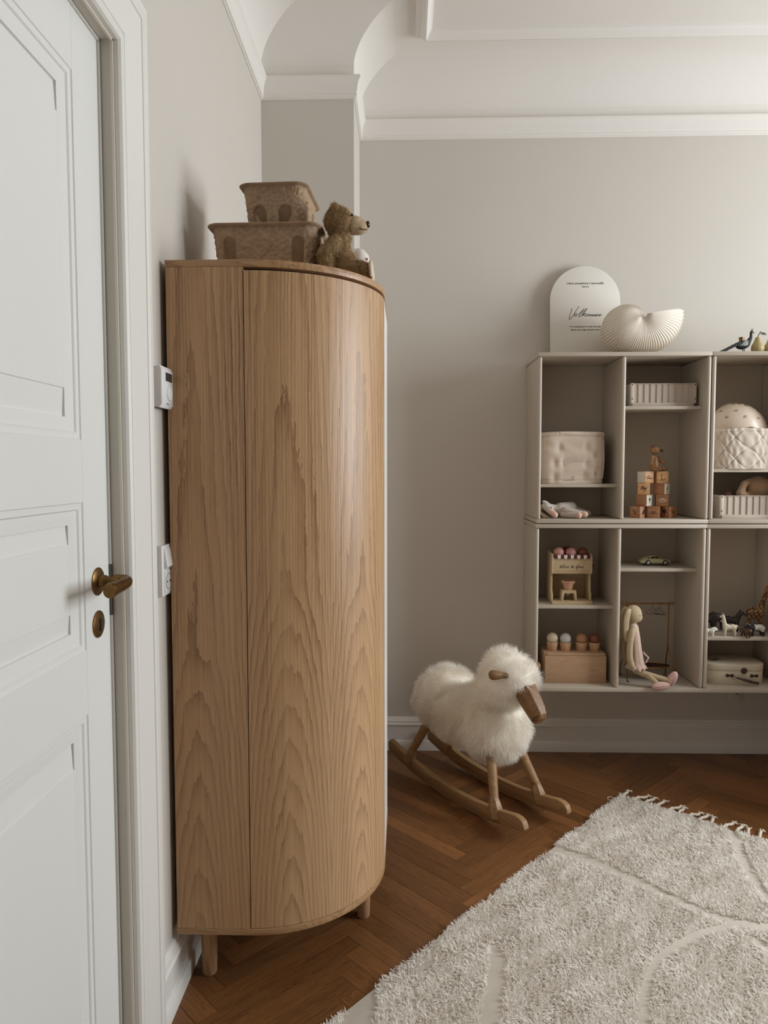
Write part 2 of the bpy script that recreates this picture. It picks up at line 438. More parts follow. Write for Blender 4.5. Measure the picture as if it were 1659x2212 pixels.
# ---------------------------------------------------------------- floor: herringbone blocks
def build_floor():
    bm = nbm(); box(bm, XL-0.15, XR+0.1, YR-0.1, YB+0.1, -0.12, -0.012)
    fl = struct('floor', bm, mat('dark_subfloor', (40, 26, 16), 0.8), 0)
    M = parquet_mat(); L, w, o = 0.4625, 0.057, (-0.4445, 1.642); g = 0.00045; q = math.sqrt(0.5)
    def to_world(u, v): return (o[0]+(u-v)*q, o[1]+(u+v)*q)
    def clip(poly, ax, lim, sign):
        out = []
        for i in range(len(poly)):
            a, b = poly[i], poly[(i+1) % len(poly)]; da, db = sign*(a[ax]-lim), sign*(b[ax]-lim)
            if da <= 0: out.append(a)
            if da*db < 0:
                t = da/(da-db); out.append(tuple(a[k]+(b[k]-a[k])*t for k in range(4)))
        return out
    blocks = []
    for m in range(-6, 7):
        for n in range(-60, 60):
            for kind in (0, 1):
                u0, v0 = n*w+m*(L+w), n*w+m*(w-L)
                if kind == 0: R = (u0, u0+L, v0, v0+w)
                else: R = (u0+L, u0+L+w, v0+w-L, v0+w)
                u0, u1, v0, v1 = R[0]+g, R[1]-g, R[2]+g, R[3]-g
                c = [(u0, v0), (u1, v0), (u1, v1), (u0, v1)]
                ro = random.random()*40, random.random()*40
                poly = []
                for (u, v) in c:
                    x, y = to_world(u, v)
                    lu, lv = (u-u0, v-v0) if kind == 0 else (v-v0, u-u0)
                    poly.append((x, y, lu+ro[0], lv+ro[1]))
                cx, cy = sum(p[0] for p in poly)/4, sum(p[1] for p in poly)/4
                for ax, lim, s in ((0, XL, -1), (0, XR, 1), (1, YR, -1), (1, YB, 1)):
                    if poly: poly = clip(poly, ax, lim, s)
                if len(poly) < 3: continue
                A = 0.5*abs(sum(poly[i][0]*poly[(i+1) % len(poly)][1]-poly[(i+1) % len(poly)][0]*poly[i][1] for i in range(len(poly))))
                if A < 2e-4: continue
                pri = math.hypot(max(0, cx-1.5, -0.56-cx), max(0, 1.35-cy))      # blocks in view first
                # under the middle of the rug comes later
                ra = (cx-0.845)*-0.646+(cy-2.81)*-0.763; rb = (cx-0.845)*0.763+(cy-2.81)*-0.646
                if 0.25 < ra < 1.7 and 0.25 < rb < 1.2: pri += 0.6
                t = random.random(); k = random.choice((0.80, 0.9, 1.0, 1.0, 1.1, 1.24))
                base = lin((136+12*t, 93+8*t, 52+8*t)); col = tuple(min(1, v*k) for v in base[:3])+(1,)
                blocks.append((pri, poly, col, random.uniform(-0.0004, 0.0004)))
    blocks.sort(key=lambda b: b[0])
    def add(V, F, UV, C, poly, col, dz):
        n = len(poly); b = len(V); bv = 0.0003
        cx, cy = sum(p[0] for p in poly)/n, sum(p[1] for p in poly)/n
        top = []
        for p in poly:
            d = math.hypot(p[0]-cx, p[1]-cy); k = 1-bv/max(d, 0.01)
            top.append((cx+(p[0]-cx)*k, cy+(p[1]-cy)*k, dz))
        V += [(p[0], p[1], -0.012) for p in poly]+[(p[0], p[1], dz-0.0009) for p in poly]+top
        F.append([b+2*n+i for i in range(n)])
        for i in range(n):
            j = (i+1) % n
            F.append([b+i, b+j, b+n+j, b+n+i]); F.append([b+n+i, b+n+j, b+2*n+j, b+2*n+i])
        UV += [(p[2], p[3]) for p in poly]*3; C += [col]*(3*n)
    def make(name, items, kind=None):
        V, F, UV, C = [], [], [], []
        for _, poly, col, dz in items: add(V, F, UV, C, poly, col, dz)
        me = bpy.data.meshes.new(name); me.from_pydata(V, [], F); me.update()
        uv = me.uv_layers.new(name='UVMap')
        vi = np.empty(len(me.loops), 'i'); me.loops.foreach_get('vertex_index', vi); uv.data.foreach_set('uv', np.array(UV, 'f')[vi].ravel())
        a = me.color_attributes.new('tint', 'FLOAT_COLOR', 'POINT'); a.data.foreach_set('color', np.array(C, 'f').ravel())
        me.materials.append(M)
        ob = bpy.data.objects.new(name, me); COL.objects.link(ob); ob.parent = fl
        if kind: ob['kind'] = kind
    for it in blocks[:300]: make('parquet_block', [it])
    make('parquet_blocks', blocks[300:], 'stuff')
build_floor()

# ---------------------------------------------------------------- walls
DY0, DY1, DZ = 0.56, 1.434, 2.117        # door opening
def build_walls():
    t = 0.16; H = ZC+0.1
    bm = nbm()
    for (y0, y1, z0, z1) in ((YR-t, DY0, 0, H), (DY0, DY1, DZ, H), (DY1, YB+t, 0, H)): box(bm, XL-t, XL, y0, y1, z0, z1)
    struct('wall_left', bm, WALL, 0)
    bm = nbm(); box(bm, XL, XR, YB, YB+t, 0, H); box(bm, XL, XC, YC, YB, 0, H)
    struct('wall_back', bm, WALL, 0)
    bm = nbm(); ys = [YR-t]
    for (y0, y1, z0, z1) in sorted(WINDOWS):
        box(bm, XR, XR+t, ys[-1], y0, 0, H); box(bm, XR, XR+t, y0, y1, 0, z0); box(bm, XR, XR+t, y0, y1, z1, H); ys.append(y1)
    box(bm, XR, XR+t, ys[-1], YB+t, 0, H)
    struct('wall_right', bm, WALL, 0)
    bm = nbm(); box(bm, XL, XR, YR-t, YR, 0, H); struct('wall_front', bm, WALL, 0)
build_walls()

def loop_profile(bm, prof, loop):
    """profile (d,z) swept round the room; loop items (x,y,sx,sy): mitred offset"""
    P = [[(x+sx*d, y+sy*d, z) for d, z in prof] for x, y, sx, sy in loop]
    grid(bm, P, wu=True)
ROOM = [(XL, YR, 1, 1), (XL, YC, 1, -1), (XC, YC, 1, -1), (XC, YB, 1, -1), (XR, YB, -1, -1), (XR, YR, -1, 1)]
def build_ceiling():
    bm = nbm(); R, RH, z0 = 0.19, 0.155, ZC-0.155
    prof = [(0.001, 2.80), (0.001, z0)]+[(R-R*math.cos(t), z0+RH*math.sin(t)) for t in np.linspace(0.06, PI/2, 24)]
    loop_profile(bm, prof, ROOM)
    box(bm, XL-0.1, XR+0.1, YR-0.1, YB+0.1, ZC, ZC+0.1)
    struct('ceiling', bm, CEIL, 8)
    bm = nbm()
    prof = [(0, 2.733), (0.005, 2.733), (0.0055, 2.741), (0.010, 2.742), (0.013, 2.747), (0.013, 2.756), (0.011, 2.760), (0.013, 2.770),
            (0.0155, 2.80), (0.018, 2.822), (0.022, 2.838), (0.027, 2.848), (0.0275, 2.862), (0.024, 2.866), (0, 2.866)]
    prof = [(d, 2.7295+(z-2.733)*0.0815/0.133) for d, z in prof]
    loop_profile(bm, prof, ROOM)
    struct('trim_1', bm, CEIL, 28)
    bm = nbm(); x0, x1, y0, y1 = 0.041, 2.75, -3.0, 2.999
    prof = [(0, ZC), (0.006, ZC-0.006), (0.022, ZC-0.012), (0.034, ZC-0.036), (0.042, ZC-0.038), (0.047, ZC-0.030), (0.050, ZC-0.022), (0.058, ZC-0.012), (0.062, ZC-0.010), (0.064, ZC)]
    loop_profile(bm, prof, [(x0, y0, 1, 1), (x0, y1, 1, -1), (x1, y1, -1, -1), (x1, y0, -1, 1)])
    struct('trim_2', bm, CEIL, 25)
build_ceiling()

BASEP = [(0, 0), (0.022, 0), (0.022, 0.040), (0.020, 0.044), (0.0145, 0.047), (0.014, 0.112), (0.018, 0.1135), (0.0195, 0.119), (0.0175, 0.124), (0.0145, 0.1265), (0.0155, 0.131), (0.014, 0.136), (0.010, 0.138), (0.0075, 0.145), (0.004, 0.150), (0, 0.151)]
def build_baseboards():
    def run(name, path):
        bm = nbm(); grid(bm, [[(x+sx*d, y+sy*d, z) for d, z in BASEP] for x, y, sx, sy in path]); struct(name, bm, TRIM, 30)
    run('baseboard_left', [(XL, DY1+0.132, 1, 0), (XL, YC, 1, -1), (XC, YC, 1, -1), (XC, YB, 1, -1)])
    run('baseboard_back', [(XC, YB, 1, -1), (XR, YB, -1, -1)])
    run('baseboard_right', [(XR, YB, -1, -1), (XR, YR, -1, 1)])
    run('baseboard_front', [(XR, YR, -1, 1), (XL, YR, 1, 1), (XL, DY0-0.132, 1, 0)])
build_baseboards()

# ---------------------------------------------------------------- windows (right wall, outside the picture)
def build_windows():
    for i, (y0, y1, z0, z1) in enumerate(WINDOWS):
        bm = nbm(); X0, X1 = XR+0.05, XR+0.11; f = 0.05
        for a, b, c, d in ((y0, y1, z0, z0+f), (y0, y1, z1-f, z1), (y0, y0+f, z0+f, z1-f), (y1-f, y1, z0+f, z1-f)): box(bm, X0, X1, a, b, c, d, 0.004)
        ym = (y0+y1)/2; zt = z0+(z1-z0)*0.68
        box(bm, X0, X1, ym-0.03, ym+0.03, z0+f, z1-f, 0.004); box(bm, X0, X1, y0+f, ym-0.03, zt-0.025, zt+0.025, 0.004); box(bm, X0, X1, ym+0.03, y1-f, zt-0.025, zt+0.025, 0.004)
        o = struct('window_%d' % (i+1), bm, TRIM, 30)
        for a, b in ((y0+f, ym-0.03), (ym+0.03, y1-f)):
            for c, d in ((z0+f, zt-0.025), (zt+0.025, z1-f)):
                g = nbm(); box(g, X0+0.02, X0+0.024, a, b, c, d); obj('pane', g, mat('window_glass', (240, 245, 245), 0.02, trans=1.0), o, 0)
        s = nbm(); box(s, XR-0.06, XR+0.05, y0-0.04, y1+0.04, z0-0.035, z0, 0.006); obj('window_sill', s, TRIM, o, 30)
build_windows()

# ---------------------------------------------------------------- door with casing
def build_door():
    # casing round the opening: (t outwards from the opening, d out of the wall)
    prof = [(0, 0), (0, 0.010), (0.003, 0.015), (0.010, 0.018), (0.017, 0.016), (0.020, 0.011), (0.0235, 0.0105), (0.025, 0.014), (0.029, 0.0155),
            (0.040, 0.0145), (0.052, 0.0165), (0.066, 0.0205), (0.080, 0.0230), (0.092, 0.0235), (0.0935, 0.020), (0.096, 0.0245), (0.103, 0.0275), (0.1085, 0.026),
            (0.1095, 0.021), (0.112, 0.0205), (0.1135, 0.0235), (0.130, 0.0225), (0.131, 0)]
    bm = nbm()
    P = []
    for (y, z, sy, sz) in ((DY1, 0, 1, 0), (DY1, DZ, 1, 1), (DY0, DZ, -1, 1), (DY0, 0, -1, 0)):
        P.append([(XL+d, y+sy*t, z+sz*t) for t, d in prof])
    grid(bm, P); struct('trim_3', bm, TRIM, 30)
    # grey jamb lining set back from the casing
    bm = nbm(); x0, x1 = XL-0.16, XL-0.001
    box(bm, x0, x1, DY1-0.001, DY1+0.03, 0, DZ+0.03); box(bm, x0, x1, DY0-0.03, DY0+0.001, 0, DZ+0.03); box(bm, x0, x1, DY0, DY1, DZ-0.001, DZ+0.03)
    struct('trim_4', bm, JAMB, 0)
    # pale edge bead along the jamb
    bm = nbm(); box(bm, XL-0.004, XL+0.001, DY1-0.0035, DY1-0.0005, 0, DZ-0.0005); box(bm, XL-0.004, XL+0.001, DY0, DY1, DZ-0.0035, DZ-0.0005)
    struct('trim_5', bm, mat('cream_bead', (228, 222, 208), 0.5), 0)
    # leaf
    XF = -0.592; y1 = DY1-0.0085; y0 = DY0+0.004; z1 = DZ-0.006
    yA, yB_ = 0.70, 1.316
    rows = [(1.3435, 1.999), (0.952, 1.229), (0.16, 0.832)]
    bm = nbm(); D = 0.042
    box(bm, XF-D, XF, yB_, y1, 0.006, z1, 0.0012, 1); box(bm, XF-D, XF, y0, yA, 0.006, z1, 0.0012, 1)
    zs = [0.006]+[v for r in sorted(rows) for v in r]+[z1]
    for a, b in zip(zs[::2], zs[1::2]): box(bm, XF-D, XF, yA, yB_, a, b)
    # planted lip on the closing edge
    box(bm, XF-0.006, XF+0.004, y1+0.001, y1+0.0065, 0.006, z1+0.002)
    box(bm, XF-0.006, XF+0.004, y0, y1+0.0065, z1+0.0005, z1+0.004)
    door = struct('door_1', bm, DOORP, 30)
    pr = [(0, 0), (0.0015, -0.0022), (0.006, -0.0032), (0.012, -0.0030), (0.0150, -0.0062), (0.021, -0.0068), (0.029, -0.0085), (0.036, -0.0100), (0.0395, -0.0105)]
    for (za, zb) in rows:
        b = nbm(); t = pr[-1][0]
        P = [[(XF+d, y, z) for (y, z) in ((yA+q, za+q), (yB_-q, za+q), (yB_-q, zb-q), (yA+q, zb-q))] for q, d in pr]
        grid(b, P, wv=True)
        k = 0.050 if zb-za > 0.4 else 0.034      # field raised with sloping top and bottom margins
        F = [(za+t, -0.0105), (za+t+0.001, -0.0150), (za+t+k, -0.0126), (za+t+k+0.0012, -0.0106), (zb-t-k-0.0012, -0.0106), (zb-t-k, -0.0126), (zb-t-0.001, -0.0150), (zb-t, -0.0105)]
        grid(b, [[(XF+d, y, z) for z, d in F] for y in (yA+t, yB_-t)])
        for y in (yA+t, yB_-t):
            c = [b.verts.new((XF+d, y, z)) for z, d in F]; b.faces.new(c)
        obj('panel', b, DOORP, door, 22)
    # brass furniture
    BR = mat('aged_brass', (118, 90, 54), 0.38, 0.2, 60, 0.08, 200, metal=1.0)
    Mx = Matrix.Rotation(PI/2, 4, 'Y')
    y, z = 1.3715, 1.0736
    b = nbm(); lathe(b, [(0.0, 0.006), (0.010, 0.0062), (0.0235, 0.0045), (0.0272, 0.002), (0.0272, 0)], (XF, y, z), 36, Mx)
    ro = obj('rosette', b, BR, door); ro['label'] = 'round brass door handle plate'
    b = nbm(); lathe(b, [(0.0, 0.0), (0.0125, 0.001), (0.0125, 0.012), (0.010, 0.016), (0.0095, 0.040)], (XF+0.004, y, z), 24, Mx)
    pts = smoothline([(XF+0.032, y+0.004, z+0.002), (XF+0.050, y+0.003, z+0.002), (XF+0.060, y-0.006, z+0.001), (XF+0.063, y-0.030, z+0.000), (XF+0.063, y-0.065, z-0.001), (XF+0.063, y-0.098, z-0.002)], 5)
    n = len(pts); rr = [0.0095+0.0030*(i/(n-1))**2 for i in range(n)]; rr[-1] = 0.0115
    tube(b, pts, rr, 18, flat=1.15)
    h = obj('lever', b, BR, door); h['label'] = 'brass lever handle pointing towards the hinge'
    y, z = 1.3695, 0.991
    b = nbm(); lathe(b, [(0.0, 0.005), (0.020, 0.0045), (0.0262, 0.002), (0.0265, 0)], (XF, y, z), 36, Mx)
    e = obj('escutcheon', b, BR, door)
    b = nbm(); kp = [(y+0.0045*math.cos(t), z+0.006+0.0045*math.sin(t)) for t in np.linspace(-0.9, PI+0.9, 14)]+[(y-0.0032, z-0.013), (y+0.0032, z-0.013)]
    prism(b, kp, XF+0.0042, XF+0.0058, 'X'); obj('keyhole', b, mat('black_hole', (12, 10, 9), 0.9), e, 0)
    for dy, dz in ((0.0, 0.020), (0.0, -0.020)):
        b = nbm(); lathe(b, [(0, 0.0012), (0.002, 0.001), (0.0026, 0)], (XF+0.004, y+dy, z+dz), 10, Mx); obj('screw', b, BR, e)
    b = nbm(); box(b, XF-0.002, XF+0.0046, y1+0.0008, y1+0.0068, 0.997, 1.100); obj('latch_plate', b, mat('grey_steel', (96, 94, 92), 0.4, metal=0.8), door, 0)
build_door()

# ---------------------------------------------------------------- wall fittings
def build_fittings():
    W = mat('white_plastic', (226, 226, 224), 0.35)
    t = thing('thermostat', 'white digital thermostat on the wall between door casing and wardrobe', 'thermostat', (XL, 1.645, 1.427))
    b = nbm(); prism(b, [(0, 0.004), (0.020, 0.0), (0.026, 0.008), (0.026, 0.086), (0.022, 0.093), (0, 0.091)], -0.040, 0.040, 'Y', 0.003); obj('housing', b, W, t, 40)
    b = nbm(); box(b, -0.0005, 0.003, -0.0445, 0.043, 0.001, 0.094); obj('backplate', b, mat('grey_plastic', (150, 150, 148), 0.5), t, 0)
    b = nbm(); box(b, 0.0255, 0.0268, -0.013, 0.030, 0.061, 0.080); obj('display', b, mat('dark_display', (52, 54, 54), 0.15), t, 0)
    b = nbm(); lathe(b, [(0.0, 0.004), (0.015, 0.004), (0.017, 0.002), (0.0175, 0)], (0.0255, 0.008, 0.034), 28, Matrix.Rotation(PI/2, 4, 'Y')); obj('dial', b, W, t)
    b = nbm(); box(b, 0.0255, 0.0264, -0.010, 0.006, 0.008, 0.0115); obj('maker_mark', b, mat('grey_print', (120, 120, 120), 0.6), t, 0)
    t = thing('light_switch', 'white switch and socket plate low on the wall beside the wardrobe', 'switch', (XL, 1.668, 0.997))
    b = nbm(); box(b, 0, 0.011, -0.040, 0.040, 0, 0.117, 0.002); obj('plate', b, W, t)
    b = nbm(); prism(b, [(0.010, 0.062), (0.0125, 0.062), (0.019, 0.068), (0.0125, 0.109), (0.010, 0.109)], -0.0265, 0.0265, 'Y', 0.001); obj('rocker', b, W, t, 30)
    b = nbm(); box(b, 0.010, 0.0125, -0.0265, 0.0265, 0.007, 0.056, 0.0008); obj('socket_face', b, W, t, 30)
    s = t.children[-1]
    b = nbm(); Mx = Matrix.Rotation(PI/2, 4, 'Y')
    lathe(b, [(0.0185, 0.0), (0.0195, 0.0), (0.0195, 0.0015), (0.0185, 0.0015)], (0.0122, 0.0, 0.0315), 28, Mx, cap=False); obj('rim', b, mat('grey_plastic', (150, 150, 148), 0.5), s, 30)
    for dy in (-0.0095, 0.0095):
        b = nbm(); lathe(b, [(0, 0.0008), (0.0024, 0.0008), (0.0024, 0)], (0.0124, dy, 0.0315), 12, Mx); obj('hole', b, mat('black_hole', (12, 10, 9), 0.9), s, 0)
    # socket below the wall shelves
    t = thing('wall_socket', 'grey white power socket on the wall under the lower right shelf unit', 'socket', (1.498, YB, 0.2416))
    SK = mat('socket_plastic', (205, 198, 186), 0.45)
    b = nbm(); box(b, -0.037, 0.031, -0.010, 0.0, 0, 0.08, 0.002); obj('plate', b, SK, t)
    b = nbm(); box(b, -0.022, 0.027, -0.0125, -0.010, 0.004, 0.076, 0.0006); f = obj('socket_face', b, SK, t, 30)
    My = Matrix.Rotation(PI/2, 4, 'X')
    b = nbm(); lathe(b, [(0.0185, 0.0), (0.0195, 0.0), (0.0195, 0.0015), (0.0185, 0.0015)], (0.002, -0.0125, 0.040), 28, My, cap=False); obj('rim', b, mat('grey_plastic', (150, 150, 148), 0.5), f, 30)
    for dx, dz in ((-0.0085, 0.008), (0.0085, 0.008), (0, -0.008)):
        b = nbm(); lathe(b, [(0, 0.0012), (0.003, 0.0012), (0.003, 0)], (0.002+dx, -0.0123, 0.040+dz), 12, My); obj('hole', b, mat('black_hole', (12, 10, 9), 0.9), f, 0)
build_fittings()
# ---------------------------------------------------------------- wardrobe
WX0, WXS, WY, WR = -0.552, -0.371, 1.681, 0.316
WZB, WZT = 0.1617, 1.7692
def build_wardrobe():
    LO, DO = (198, 160, 119), (126, 90, 57)
    MD = oak_veneer('oak_veneer_door', LO, DO, 0.098, 0.203, 0.012, 0.105, 1.0, 102, 0.0, 0.43)
    MS = oak_veneer('oak_veneer_side', (196, 157, 116), (124, 88, 54), 0.055, 0.19, 0.030, 0.085, 0.85, 105, 4.0, 0.45)
    ME = wood('oak_edge', (186, 148, 108), (136, 98, 64), 'X', 120, 0.42)
    MV = wood('oak_leg', (188, 150, 112), (146, 110, 76), 'Z', 110, 0.42)
    W = thing('wardrobe', 'tall oak veneered wardrobe with a rounded corner door on short round legs', 'wardrobe', (0, 0, 0))
    YE = 2.62; xr = WXS+WR                      # far end, front plane
    def outline(ins=0.0, n=26):
        p = [(WX0, WY+ins)]
        for t in np.linspace(0, PI/2, n): p.append((WXS+(WR-ins)*math.sin(t), WY+WR-(WR-ins)*math.cos(t)))
        for t in np.linspace(0, PI/2, n): p.append((WXS+(WR-ins)*math.cos(t), YE-WR+(WR-ins)*math.sin(t)))
        p.append((WX0, YE-ins)); return p
    b = nbm(); prism(b, outline(0.0), WZB, WZB+0.0165, 'Z', 0.0012); obj('bottom_board', b, ME, W, 30)
    b = nbm(); prism(b, outline(0.0), WZT-0.0165, WZT, 'Z', 0.0012); obj('top_board', b, ME, W, 30)
    b = nbm(); prism(b, outline(0.022), WZB+0.0165, WZT-0.0165, 'Z'); obj('carcass', b, mat('dark_gap', (46, 32, 22), 0.8), W, 30)
    def panel(name, path, z0, z1, m, th=0.019, s_off=0.0):
        """sheet following a plan path; UV = (length along, height)"""
        P = [Vector((x, y)) for x, y in path]; s = [0.0]
        for a, c in zip(P, P[1:]): s.append(s[-1]+(c-a).length)
        nrm = []
        for i in range(len(P)):
            d = P[min(i+1, len(P)-1)]-P[max(i-1, 0)]; d.normalize(); nrm.append(Vector((d.y, -d.x)))
        b = nbm(); uv = b.loops.layers.uv.new('UVMap'); S = {}
        F = []
        for k, z in enumerate((z0, z1)):
            for lay in (0, 1):
                row = []
                for i, p in enumerate(P):
                    q = p-nrm[i]*th*lay; v = b.verts.new((q.x, q.y, z)); S[v] = (s[i]+s_off, z); row.append(v)
                F.append(row)
        o0, i0, o1, i1 = F
        n = len(P)
        for i in range(n-1):
            b.faces.new((o0[i], o0[i+1], o1[i+1], o1[i])); b.faces.new((i0[i+1], i0[i], i1[i], i1[i+1]))
            b.faces.new((o0[i+1], o0[i], i0[i], i0[i+1])); b.faces.new((o1[i], o1[i+1], i1[i+1], i1[i]))
        b.faces.new((o0[0], o1[0], i1[0], i0[0])); b.faces.new((o0[-1], i0[-1], i1[-1], o1[-1]))
        for f in b.faces:
            for l in f.loops: l[uv].uv = S[l.vert]
        return obj(name, b, m, W, 30)
    z0, z1 = WZB+0.0168, WZT-0.0168
    panel('side_panel', [(WX0+0.0015, WY+0.0005), (WXS-0.0012, WY+0.0005)], z0, z1, MS)
    arc = [(WXS+0.0008, WY+0.001)]+[(WXS+(WR-0.001)*math.sin(t), WY+WR-(WR-0.001)*math.cos(t)) for t in np.linspace(0.012, PI/2-0.004, 40)]
    d = panel('curved_door', arc, z0+0.0012, z1-0.0075, MD); plabel(d, 'bowed oak corner door with arched grain')
    fr = mat('white_front_lacquer', (238, 238, 236), 0.3)
    yb0, yb1 = WY+WR+0.003, YE-WR-0.003; ym = (yb0+yb1)/2
    for a, c in ((yb0, ym-0.0015), (ym+0.0015, yb1)):
        f = panel('front_door', [(xr-0.001, a), (xr-0.001, c)], z0+0.0012, z1-0.004, fr); plabel(f, 'narrow white front door seen edge on')
    arc2 = [(WXS+(WR-0.001)*math.cos(t), YE-WR+(WR-0.001)*math.sin(t)) for t in np.linspace(0.004, PI/2, 30)]
    panel('curved_door', arc2, z0+0.0012, z1-0.0075, MD)
    panel('side_panel', [(WXS-0.0012, YE-0.0005), (WX0+0.0015, YE-0.0005)], z0, z1, MS)
    for x, y in ((-0.4995, 1.776), (-0.1185, 2.022), (-0.4995, YE-0.095), (-0.1185, YE-0.34)):
        b = nbm(); lathe(b, [(0.0, 0.0), (0.0165, 0.0), (0.0185, 0.003), (0.0222, WZB)], (0, 0, 0), 28); obj('leg', b, MV, W, 40, loc=(x, y, 0))
build_wardrobe()

# ---------------------------------------------------------------- things on the wardrobe
from mathutils import noise as mnoise
def pulp_bin(name, label, loc, rz, w, d, h, niches):
    """pressed paper bin; the coarse fibre relief and the arched niches are real relief of the sides"""
    M = MATS.get('paper_pulp')
    if M is None:
        T = NT('paper_pulp'); v = T.coords(); n1 = T.noise(v, 160, 4, 0.6, 0.6); n2 = T.noise(v, 40, 3)
        T.l(T.mix(T.math('MULTIPLY_ADD', n2, 1.8, -0.4, clamp=True), lin((178, 152, 124)), lin((156, 130, 104))), T.b.inputs['Base Color'])
        T.b.inputs['Roughness'].default_value = 0.92; T.bump(n1, 0.35, 0.003); M = T.m; MATS['paper_pulp'] = M
    t = thing(name, label, 'storage bin', loc, rz, 'paper pulp bins on the wardrobe')
    k0 = 0.86; NR = 60
    def ring(f, extra=0.0):
        base = rrect(w*f+extra, d*f+extra, min(0.032, d*f*0.3), 10); out = []      # resampled outline with normals
        for i in range(len(base)):
            a, c = Vector(base[i]), Vector(base[(i+1) % len(base)]); n = max(1, int(round((c-a).length/0.0022)))
            for q in range(n): out.append(a+(c-a)*(q/n))
        return out
    N = 330
    def resamp(R):
        L = [0.0]
        for i in range(len(R)): L.append(L[-1]+(R[(i+1) % len(R)]-R[i]).length)
        out = []; j = 0
        for q in range(N):
            s = L[-1]*q/N
            while L[j+1] < s: j += 1
            a, c = R[j], R[(j+1) % len(R)]; u = (s-L[j])/max(L[j+1]-L[j], 1e-9); out.append(a+(c-a)*u)
        return out
    def relief(x, y, z, nx, ny):
        dsp = 0.0027*(mnoise.fractal(Vector((x, y, z))*125+Vector((loc[0]*9, 0, 0)), 1.0, 2.0, 3)-0.25*abs(mnoise.noise(Vector((x, y, z))*150)))
        for (side, u, nw, z0, z1) in niches:
            q = x if side == 'front' else y
            if (side == 'front' and ny > -0.8) or (side == 'right' and nx < 0.8): continue
            dx = abs(q-u)-nw/2
            if z > z1-nw/2: dx = math.hypot(q-u, z-(z1-nw/2))-nw/2
            if z < z0: dx = max(dx, z0-z)
            g = min(1.0, max(0.0, 0.5-dx/0.006)); g = g*g*(3-2*g)
            dsp = dsp*(1-0.92*g)-0.0095*g
        return dsp
    b = nbm(); P = []
    for i in range(NR+1):
        u = i/NR; z = h*0.95*u; R = resamp(ring(k0+(1-k0)*u*0.82)); row = []
        for q in range(N):
            tg = (R[(q+1) % N]-R[q-1]).normalized(); nx, ny = tg.y, -tg.x
            dd = relief(R[q].x, R[q].y, z, nx, ny)*min(1, u*8+0.2)
            row.append((R[q].x+nx*dd, R[q].y+ny*dd, z))
        P.append(row)
    for f, z, ex in ((1.0, h*0.955, 0.004), (1.0, h*0.975, 0.014), (1.0, h*0.99, 0.016), (1.0, h, 0.014), (1.0, h, 0.008), (0.955, h*0.985, 0), (k0+0.02, 0.012, -0.02)):
        P.append([(p.x, p.y, z) for p in resamp(ring(f, ex))])
    V = grid(b, P, wv=True); b.faces.new(V[0][::-1]); b.faces.new(V[-1])
    obj('body', b, M, t, 180)
    return t
pulp_bin('pulp_bin', 'larger brown paper pulp bin standing on the wardrobe top', (-0.356, 1.955, WZT), -0.02, 0.278, 0.196, 0.139,
         [('front', -0.088, 0.032, 0.004, 0.106), ('front', 0.088, 0.032, 0.004, 0.106), ('front', -0.02, 0.024, 0.002, 0.022), ('front', 0.03, 0.024, 0.002, 0.022), ('right', -0.02, 0.03, 0.004, 0.11)])
pulp_bin('pulp_bin', 'smaller brown paper pulp bin stacked crosswise on the larger one', (-0.331, 1.978, WZT+0.1395), -0.05, 0.166, 0.206, 0.1045,
         [('front', -0.036, 0.036, 0.004, 0.052), ('front', 0.030, 0.036, 0.004, 0.052), ('right', -0.045, 0.036, 0.004, 0.075), ('right', 0.045, 0.036, 0.004, 0.075)])

